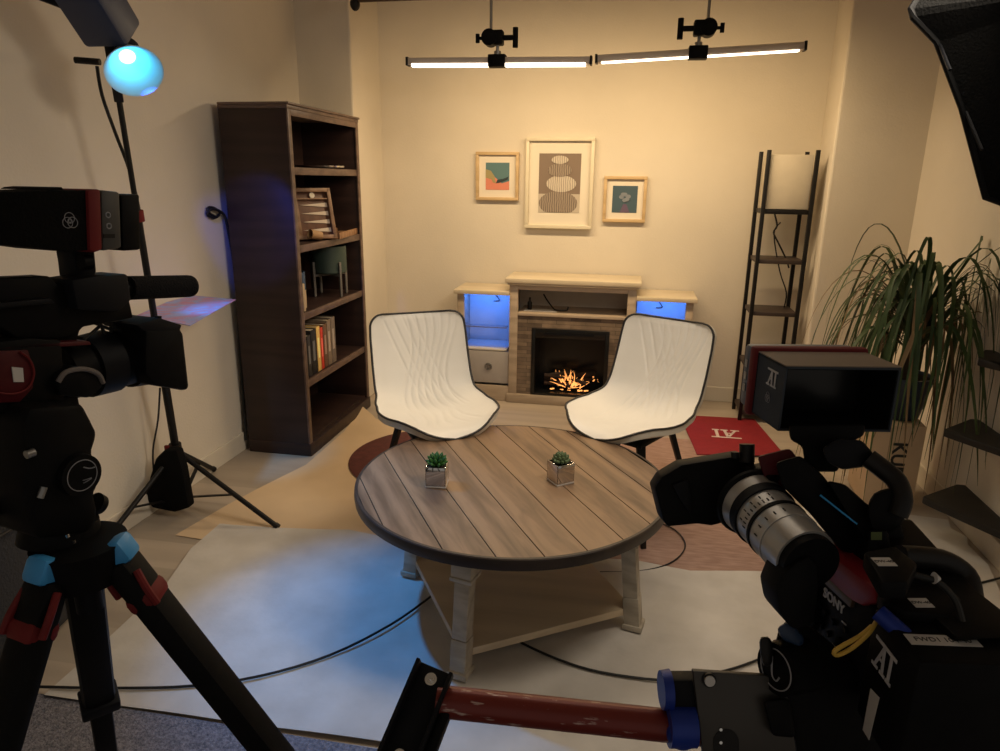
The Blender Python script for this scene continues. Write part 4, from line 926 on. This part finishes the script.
fwd = FR.to_3x3()@Vector((1, 0, 0)); lf = FR.to_3x3()@Vector((0, 1, 0))
bk_dir = -fwd
qa, qb = Rr.pt(822, 590, -.007), Rr.pt(846, 613, -.007)
letters('SONY', .019, face_M((qa+qb)/2, qb-qa, lf), rc, MINKL, bold=.0004)
for (x, y) in ((826, 612), (834, 622), (829, 634), (841, 640), (822, 626), (846, 630)):
    q = Rr.pt(x, y, -.001); obj('side_button', B().cyl(q, q+lf*.004, .0045, seg=14), MBLKM, rc, True)
for (x, y) in ((838, 605), (846, 625), (836, 648)):
    q = Rr.pt(x, y, -.002); obj('side_marking', B().beam(q, q+fwd*.010, .001, .0016, bev=0), MINKL, rc, True)
Rr.poly('red_light_block', [(772, 640), (782, 638), (786, 650), (776, 654)], -.004, .02, MREDM, bev=.002)
# battery box at the back
cb_ = thing('battery_pack', 'black boxy power pack with pale emblem behind the right camera', 'battery', tuple(dep(930, 740, .80)))
def boxcam(name, root, tl, w_, h_, d_, m_, right, down, back, bev=.006):
    r = Vector(right).normalized(); dwn = Vector(down).normalized(); bk2 = Vector(back).normalized()
    return obj(name, B().prism([tl, tl+r*w_, tl+r*w_+dwn*h_, tl+dwn*h_], bk2*d_, bev), m_, root, True)
# corners seen: top-left-front (878,610), top face to (1000,640); left face carries the emblem
c0 = dep(874, 606, .82); c1_ = dep(922, 650, .72)
e_left = Vector((c1_.x-c0.x, c1_.y-c0.y, 0)); wl = e_left.length; e_l = e_left.normalized(); e_r = Vector((-e_l.y, e_l.x, 0))
if e_r.x < 0: e_r = -e_r
zt = c0.z
base_ = Vector((c0.x, c0.y, zt))
obj('pack_case', B().prism([base_, base_+e_l*(wl+.0), base_+e_l*wl+e_r*.118, base_+e_r*.118], (0, 0, -.15), .006), MBLKM, cb_, True)
lfn = -e_r
emblem(face_M(base_+e_l*wl*.38+lfn*.0008+Vector((0, 0, -.045)), e_l, lfn), .036, cb_, MINKL)
tq = base_+e_l*wl*.38+lfn*.0009+Vector((0, 0, -.125))
obj('white_tape', B().prism([tq-e_l*.012+Vector((0, 0, .03)), tq+e_l*.008+Vector((0, 0, .034)), tq+e_l*.004+Vector((0, 0, -.03)), tq-e_l*.012+Vector((0, 0, -.03))], lfn*.0006), MWHITE, cb_, True, smooth=False)
tl_ = base_+e_l*wl*.62+e_r*.045+Vector((0, 0, .0003)); 
tpp = obj('label_tape', B().prism([tl_-e_r*.038-e_l*.009, tl_+e_r*.038-e_l*.009, tl_+e_r*.038+e_l*.009, tl_-e_r*.038+e_l*.009], (0, 0, .0006)), MWHITE, cb_, True, smooth=False)
letters('FWD1 104-40', .0105, face_M(tl_+Vector((0, 0, .0008)), e_r, (0, 0, 1)), tpp, MINKD, .0002)
# rear module above the pack with two label tapes
def slab(name, root, pxs, d, zdown, m_, bev=.004, par=None):
    """horizontal-topped block: outline seen from above at the height of its first corner, zdown thick"""
    z = dep(*pxs[0], d).z; P = [flr(x, y, z) for x, y in pxs]
    return obj(name, B().prism(P, (0, 0, -zdown), bev), m_, par or root, True), z
slab('rear_module', rc, [(878, 590), (905, 572), (940, 578), (962, 598), (950, 616), (905, 611), (884, 601)], .83, .022, MBLKM)
_, z1 = slab('upper_module', rc, [(864, 551), (895, 545), (918, 563), (908, 582), (882, 582)], .82, .022, MBLKM)
for (x, y), s in (((884, 562), 'DW-40'), ((921, 603), 'DW-40')):
    z = dep(878, 590, .83).z+.0008 if x > 900 else z1+.0008
    q = flr(x, y, z); tt = obj('label_tape', B().prism([q+R_*sx*.011+Vector((F_.x, F_.y, 0)).normalized()*sy*.009 for sx, sy in ((-1, -1), (1, -1), (1, 1), (-1, 1))], (0, 0, .0006)), MWHITE, rc, True, smooth=False)
    letters(s, .007, face_M(q+Vector((0, 0, .0009)), R_, (0, 0, 1)), tt, MINKD, .0002)
obj('rear_handle', B().tube([dep(900, 556, .86), dep(940, 560, .87), dep(965, 575, .87), dep(971, 600, .85), dep(968, 628, .82)], .014, 12), MBLK, rc, True)
obj('blue_connector', B().cyl(dep(878, 612, .80), dep(912, 642, .775), .010), MBLUED, rc, True)
obj('yellow_cable', B().tube([dep(876, 622, .81), dep(868, 634, .80), dep(852, 648, .79), dep(838, 655, .79), dep(834, 652, .79), dep(842, 646, .79), dep(860, 636, .80), dep(872, 626, .805)], .0026, 8), MYEL, rc, True)
obj('top_cable', B().tube([dep(898, 570, .82), dep(915, 575, .81), dep(938, 582, .80), dep(955, 600, .79), dep(962, 622, .78)], .004, 8), MCAB, rc, True)
obj('white_plug', B().cyl(dep(934, 578, .80), dep(940, 579, .80), .007, .002), MWHITE, rc, True)
# lens along the forward axis
l0, l1 = dep(806, 559, .87), dep(757, 508, .99)
ax = (l1-l0).normalized()
def seg(name, a, b_, r0, r1, m_, par): return obj(name, B().cyl(l0.lerp(l1, a), l0.lerp(l1, b_), r0, r1, 48), m_, par, True)
LN = seg('lens', .0, .30, .040, .041, MSILV, rc)
for a, b_, r0, r1, m_ in ((.30, .52, .042, .042, MSILV), (.52, .57, .0435, .0435, MBLKM), (.57, .80, .042, .043, MSILV), (.80, .93, .046, .046, MCHAR), (.93, 1.10, .045, .048, MSILV), (-.1, 0, .037, .037, MBLKM)):
    seg('lens_ring', a, b_, r0, r1, m_, LN)
obj('focus_motor', B().cyl(dep(782, 572, .90), dep(790, 598, .88), .013).cyl(dep(772, 575, .90), dep(784, 580, .89), .009), MBLUE, rc, True)
seg('lens_seat', -.06, .0, .036, .036, MCHAR, LN)
for k in range(10):
    th = math.radians(100+k*9); x_ = ax.orthogonal().normalized(); up_ = (Vector((0, 0, 1))-ax*ax.z).normalized(); sd = ax.cross(up_)
    for f_ in (.62, .70, .38): 
        q = l0.lerp(l1, f_); nrm_ = up_*math.sin(th)+sd*math.cos(th)*1
        if k % 2 == 0 or f_ == .62: obj('lens_marking', B().beam(q+nrm_*.0425, q+nrm_*.0425+ax*.006, .0016, .0012, bev=0), MINKD, LN, True)
prismd_ = [(776, 594), (784, 574), (798, 562), (810, 556), (819, 566), (820, 590), (815, 626), (795, 632), (780, 615)]
obj('lens_mount', B().prism([dep(x, y, .845) for x, y in prismd_], fwd*.05, .006), MBLKM, rc, True)
# matte box with flag, square to the lens axis
mq = l0.lerp(l1, 1.10)
mbx = thing('matte_box', 'black matte box flag in front of the silver lens', 'matte box', tuple(mq))
Mp = [(655, 488), (662, 477), (682, 465), (744, 455), (755, 462), (757, 512), (738, 517), (728, 522), (712, 526), (698, 524), (668, 527), (663, 520)]
dn_ = (fwd*.6+F_*.4).normalized()
P_ = [dep(x, y, 1.04) for x, y in Mp]
fl2 = obj('flag', B().prism(P_, dn_*.035, .003), MBLKM, mbx, True)
obj('hood_panel', B().prism([dep(673, 486, 1.03), dep(688, 480, 1.03), dep(692, 500, 1.03), dep(690, 514, 1.03), dep(680, 500, 1.03)], dn_*.012, .002), MCHAR, fl2, True)
obj('flag_knob', B().cyl(dep(747, 462, 1.03), dep(747, 444, 1.03), .011).cyl(dep(735, 458, 1.03), dep(735, 452, 1.03), .006), MBLK, mbx, True)
obj('matte_frame', B().ring(l0.lerp(l1, 1.13), ax, .046, .007, 36, 8), MBLKM, mbx, True)
obj('arm', B().beam(dep(752, 470, 1.03), dep(778, 482, .98), .03, .02), MBLKM, mbx, True)
# top handle, viewfinder and arms
Rr2 = rc
def prismd(name, px, d, th, m_, par=None, bev=.005, dirv=None):
    """block of real thickness th, its near face on the outline at distance d"""
    v = (dirv or ray(sum(p[0] for p in px)/len(px), sum(p[1] for p in px)/len(px)).normalized())*th
    return obj(name, B().prism([dep(x, y, d) for x, y in px], v, bev), m_, par or rc, True)
prismd('red_front_bracket', [(757, 456), (790, 448), (806, 470), (812, 492), (790, 492), (764, 478)], .98, .05, MREDM)
prismd('top_handle', [(775, 462), (800, 455), (822, 474), (842, 500), (880, 535), (898, 556), (872, 565), (838, 548), (812, 516), (782, 486)], .94, .045, MBLKM)
prismd('handle_front_arm', [(826, 480), (845, 484), (868, 505), (900, 520), (905, 540), (890, 552), (860, 535)], .92, .03, MBLKM)
obj('handle_highlight', B().cyl(dep(820, 495, .935), dep(857, 524, .92), .0016), mat('blue_highlight', (.05, .35, .75), .2, metal=.5), rc, True, label='thin blue highlight along the handle edge')  # highlight on the handle edge, modelled as a thin blue rod
prismd('viewfinder_block', [(822, 448), (838, 438), (862, 440), (874, 454), (872, 466), (842, 470), (826, 462)], .93, .06, MCHAR)
obj('viewfinder_arm', B().tube([dep(868, 458, .93), dep(884, 470, .92), dep(897, 482, .91), dep(902, 500, .90), dep(897, 515, .90)], .013, 12), MBLK, rc, True)
prismd('eyepiece', [(872, 492), (896, 486), (905, 500), (908, 516), (896, 532), (872, 534), (866, 512)], .90, .05, MBLKM, bev=.01)
prismd('finder_post', [(868, 530), (888, 530), (892, 556), (868, 558)], .90, .03, MBLKM)
prismd('green_tag', [(871, 532), (882, 532), (882, 540), (871, 540)], .897, .003, mat('olive_tag', (.10, .13, .04), .6), bev=0)
# monitor on the right camera
rm = thing('field_monitor', 'hooded field monitor with red bumper above the right camera', 'monitor', tuple(dep(835, 440, 1.0)))
a_ = dep(786, 367, .98); b2 = dep(902, 367, .98); c2_ = dep(897, 430, .985)
rt = (b2-a_); rt.z = 0; wv_ = rt.length; rt.normalize(); nb = Vector((-rt.y, rt.x, 0)); nb = nb if nb.y > 0 else -nb
nb = (nb+rt*-.10).normalized()
hh = a_.z-dep(808, 438, .98).z
hood = B()
th_ = .003
dep_ = .085
W0, W1 = a_, a_+rt*wv_; K0, K1 = a_+nb*dep_-rt*.0, a_+rt*wv_+nb*dep_
sh_ = Vector((0, 0, .004))
def quad4(p, q_, r_, s__, nrm, t_=.003): return B().prism([p, q_, r_, s__], nrm*t_)
dnv = Vector((0, 0, -hh))
hb_ = B()
hb_.prism([W0, W1, K1, K0], (0, 0, -.003)); hb_.prism([W0+dnv, W1+dnv, K1+dnv, K0+dnv], (0, 0, .003))
hb_.prism([W0, K0, K0+dnv, W0+dnv], rt*.003); hb_.prism([W1, K1, K1+dnv, W1+dnv], -rt*.003)
obj('hood', hb_, mat('slate_hood_fabric', (.035, .045, .06), .8), rm, True, smooth=False)
il = B(); e1 = rt*.0036; e2 = Vector((0, 0, .0036)); fo = nb*.002
il.prism([W0+e1-e2+fo, W1-e1-e2+fo, K1-e1-e2, K0+e1-e2], (0, 0, -.001)); il.prism([W0+e1+e2+dnv+fo, W1-e1+e2+dnv+fo, K1-e1+e2+dnv, K0+e1+e2+dnv], (0, 0, .001))
il.prism([W0+e1-e2+fo, K0+e1-e2, K0+e1+e2+dnv, W0+e1+e2+dnv+fo], rt*.001); il.prism([W1-e1-e2+fo, K1-e1-e2, K1-e1+e2+dnv, W1-e1+e2+dnv+fo], rt*-.001)
obj('hood_lining', il, MFAB, rm, True, smooth=False)
obj('lit_hood_sheet', B().prism([W0+Vector((0, 0, .0005)), W1+Vector((0, 0, .0005)), K1+Vector((0, 0, .0005)), K0+Vector((0, 0, .0005))], (0, 0, .0015)), mat('lit_hood_top', (.22, .17, .13), .7), rm, True, smooth=False)  # light falling on the slate hood's top, coloured in as a tan sheet
obj('screen', B().prism([K0-nb*.003, K1-nb*.003, K1+dnv-nb*.003, K0+dnv-nb*.003], nb*.003), MFBOX, rm, True, smooth=False)
obj('red_bumper', B().prism([K0-rt*.006+Vector((0, 0, .008)), K1+rt*.006+Vector((0, 0, .008)), K1+rt*.006+dnv-Vector((0, 0, .006)), K0-rt*.006+dnv-Vector((0, 0, .006))], nb*.018, .005), MREDR, rm, True)
K2 = K0+nb*.018; K3 = K1+nb*.018
mbd = obj('monitor_body', B().prism([K2+Vector((0, 0, .004)), K3+Vector((0, 0, .004)), K3+dnv, K2+dnv], nb*.03, .006), mat('blue_grey_casing', (.09, .11, .15), .45), rm, True)
sdn = -rt
emblem(face_M(W0+nb*.035-rt*.0006+Vector((0, 0, -.026)), -nb, sdn), .024, rm, MINKL)
sq = W0+nb*.04-rt*.0008+Vector((0, 0, -.058)); eb = B()
for k in range(3):
    a = PI/2+k*2*PI/3; eb.ring(sq-nb*math.cos(a)*.003+Vector((0, 0, math.sin(a)*.003)), sdn, .0055, .0004, 20, 5)
obj('round_emblem', eb, MINK, rm, True)
for k in range(3): 
    q = K2+nb*.012-rt*.0005+Vector((0, 0, -.02-.02*k)); obj('port', B().prism([q, q+nb*.008, q+nb*.008+Vector((0, 0, -.012)), q+Vector((0, 0, -.012))], -rt*.001), MGREY, mbd, True, smooth=False)
prismd('mount_post', [(788, 425), (866, 424), (864, 436), (846, 444), (838, 472), (806, 472), (802, 446), (790, 440)], .98, .04, MBLKM, rm)

# right tripod head and tripod
rh = thing('fluid_head', 'black fluid head with round pale emblem beneath the right camera', 'tripod head', tuple(dep(840, 745, .82)))
prismd('head_body', [(776, 632), (792, 612), (822, 634), (868, 676), (890, 735), (890, 780), (800, 780), (792, 735), (778, 712), (772, 690)], .88, .09, MBLKM, rh, bev=.010)
hv = (-F_); cq = dep(782, 668, .868)
hv2 = (Vector((-fwd.y, fwd.x, 0))*-1+Vector((0, 0, .1))).normalized(); hv2 = (R_*-.85-F_*.35).normalized()
obj('drum_cover', B().cyl(cq-hv2*.04, cq+hv2*.010, .034, .032, 36), MBLKM, rh, True)
tq1 = Vector((0, 0, 1)); tq2 = tq1.cross(hv2).normalized()
obj('emblem', B().ring(cq+hv2*.0105, hv2, .025, .0009, 36, 5).tube([cq+hv2*.0108-tq2*.008+tq1*.014, cq+hv2*.0108-tq2*.004-tq1*.010, cq+hv2*.0108+tq2*.004-tq1*.014, cq+hv2*.0108+tq2*.008-tq1*.006], .0013, 5), MINK, rh, True)
prismd('knob', [(759, 638), (764, 636), (771, 637), (773, 650), (772, 666), (763, 667), (760, 655)], .86, .03, MBLK, rh)
prismd('blue_side_bracket', [(776, 628), (790, 620), (806, 640), (800, 648), (782, 640)], .86, .02, mat('navy_bracket', (.015, .035, .08), .4), rh)
prismd('lower_block', [(763, 701), (790, 698), (796, 738), (772, 736)], .86, .05, MBLKM, rh)
RA = dep(850, 800, .90)
rtp = thing('camera_tripod', 'black tripod standing under the right camera, mostly below the frame', 'tripod', (RA.x, RA.y, .016))
for ang in (-50, 70, 190):
    a = math.radians(ang); top = RA+Vector((math.cos(a)*.05, math.sin(a)*.05, -.03)); foot = Vector((RA.x+.36*math.cos(a), RA.y+.36*math.sin(a), .012)); tripod_leg(rtp, top, foot, .02, None)
O('spider', B().cyl(RA+Vector((0, 0, -.05)), RA+Vector((0, 0, .02)), .06, .066, 32), MBLKM, rtp)
# slider arm: red pipe between channel bracket and plate
sl = thing('pipe_rig', 'scratched red pipe arm with black channel bracket and blue clamps in the foreground', 'camera rig', tuple(dep(560, 730, .92)))
pa, pb2 = dep(437, 701, .92), dep(700, 729, .90)
red = obj('pipe', B().cyl((0, 0, 0), (1, 0, 0), .0205, seg=36), MPIPE, sl)
pm = B().cyl((0, 0, 0), ((pb2-pa).length, 0, 0), .0205, seg=36)
bpy.data.objects.remove(red)
red = obj('pipe', pm, MPIPE, sl)
rotm = (pb2-pa).to_track_quat('X', 'Z').to_matrix().to_4x4(); rotm.translation = pa-Vector(sl.location); red.matrix_local = rotm
# channel: two flanges and a web
c_a, c_b = dep(436, 668, .93), dep(392, 775, .86)
chd = (c_b-c_a).normalized(); chx = R_.copy(); chx = (chx-chd*chx.dot(chd)).normalized(); chn = chx.cross(chd).normalized()
if chn.dot(F_) > 0: chn = -chn
ch = B()
def chbox(x0, x1, n0, n1, t0=0, t1=None):
    Lc = (c_b-c_a).length if t1 is None else t1
    ch.prism([c_a+chx*x0+chn*n0+chd*t0, c_a+chx*x1+chn*n0+chd*t0, c_a+chx*x1+chn*n1+chd*t0, c_a+chx*x0+chn*n1+chd*t0], chd*(Lc-t0), .001)
chbox(-.022, .022, -.004, 0); chbox(-.026, -.021, -.004, .022); chbox(.021, .026, -.004, .018)
obj('channel_bracket', ch, MCHAR, sl, True)
obj('channel_side_block', B().prism([c_a+chx*.026+chd*.02, c_a+chx*.040+chd*.02, c_a+chx*.040+chd*.11, c_a+chx*.026+chd*.11], chn*-.03, .003), MBLKM, sl, True)
for f_ in (.016, .112):
    q = c_a+chd*f_; obj('bolt', B().cyl(q, q+chn*.006, .008, seg=24).cyl(q+chn*.006, q+chn*.014, .0055, seg=6).cyl(q+chn*.014, q+chn*.02, .003), MCHROME, sl, True)
pz = [(693, 671), (768, 676), (790, 700), (800, 780), (706, 780)]
pl_ = prismd('plate', pz, .875, .010, mat('dark_bronze_plate', (.055, .05, .045), .4, metal=.3), sl, bev=.002, dirv=F_)
q = dep(709, 680, .873); obj('bolt', B().cyl(q, q-F_*.005, .0065, seg=20), MWHITE, pl_, True)
obj('washer', B().cyl(q+F_*.002, q-F_*.002, .009, seg=20), MBLK, pl_, True)
obj('slot', B().prism([dep(726+13*math.cos(t_*PI/8), 742+13*math.sin(t_*PI/8)*1.0, .8745) for t_ in range(8, 17)]+[dep(739, 775, .8745), dep(727-.9+ -1+ -11, 775, .8745)], -F_*.0006), MBLK, pl_, True)
for y_ in (729, 742): q = dep(720.5, y_, .8745); obj('small_screw', B().cyl(q, q-F_*.002, .002, seg=10), MCHROME, pl_, True)
c3 = dep(678, 690, .90)
obj('blue_clamp_ring', B().cyl(c3-R_*.022, c3-R_*.010, .024, .026, 32), MBLUED, sl, True)
obj('clamp_block', B().box((-.02, -.02, -.016), (.024, .02, .016), .004, M=Matrix.Translation(c3+R_*.006) @ RW.to_4x4()), MCHAR, sl, True)
c4 = dep(680, 725, .89)
obj('blue_clamp_knob', B().cyl(c4-R_*.016, c4+R_*.018, .027, .027, 32).sph(c4+U_*-.008-F_*.01, .02, (1, .7, 1)), MBLUED, sl, True)

# ---------------- softbox, top right ----------------
sb = thing('softbox', 'black fabric softbox seen from behind in the top right corner', 'softbox', tuple(dep(990, 60, 1.5)))
D = 1.45
out = [(911, 9), (925, -14), (1010, -75), (1120, -40), (1130, 150), (1003, 204), (986, 198), (962, 108), (937, 42), (913, 17)]
sbd = (Vector((-.45, .85, -.35))).normalized()
P_ = [dep(x, y, D) for x, y in out]; cen_ = sum(P_, Vector())/len(P_)
b = bmesh.new(); Q1 = [b.verts.new(p) for p in P_]; Q2 = [b.verts.new(p+(cen_-p)*.55-sbd*-.0+Vector((.05, -.12, .05))) for p in P_]
n_ = len(P_)
for k in range(n_): b.faces.new((Q1[k], Q1[(k+1) % n_], Q2[(k+1) % n_], Q2[k]))
b.faces.new(Q2); b.faces.new(Q1[::-1]); bmesh.ops.recalc_face_normals(b, faces=b.faces[:])
obj('fabric_shell', b, MFAB, sb, True, smooth=False)
obj('rim_band', B().tube(P_, .007, 8, True, 0), MBLKM, sb, True)
for pxs in (((962, 94), (1000, 76), (1040, 55)), ((940, 45), (950, 70)), ((966, 112), (982, 150))):
    obj('velcro_strip', B().tube([dep(x, y, D-.006-.045*(i > 0)) for i, (x, y) in enumerate(pxs)], .0035, 6), MCHAR, sb, True)
obj('speed_ring', B().ring(cen_+Vector((.05, -.14, .05)), (.2, -1, .2), .06, .012), MBLK, sb, True)
obj('stand_pole', B().cyl(cen_+Vector((.06, -.17, .03)), Vector((cen_.x+.30, cen_.y-.2, H)), .012), MBLK, sb, True)
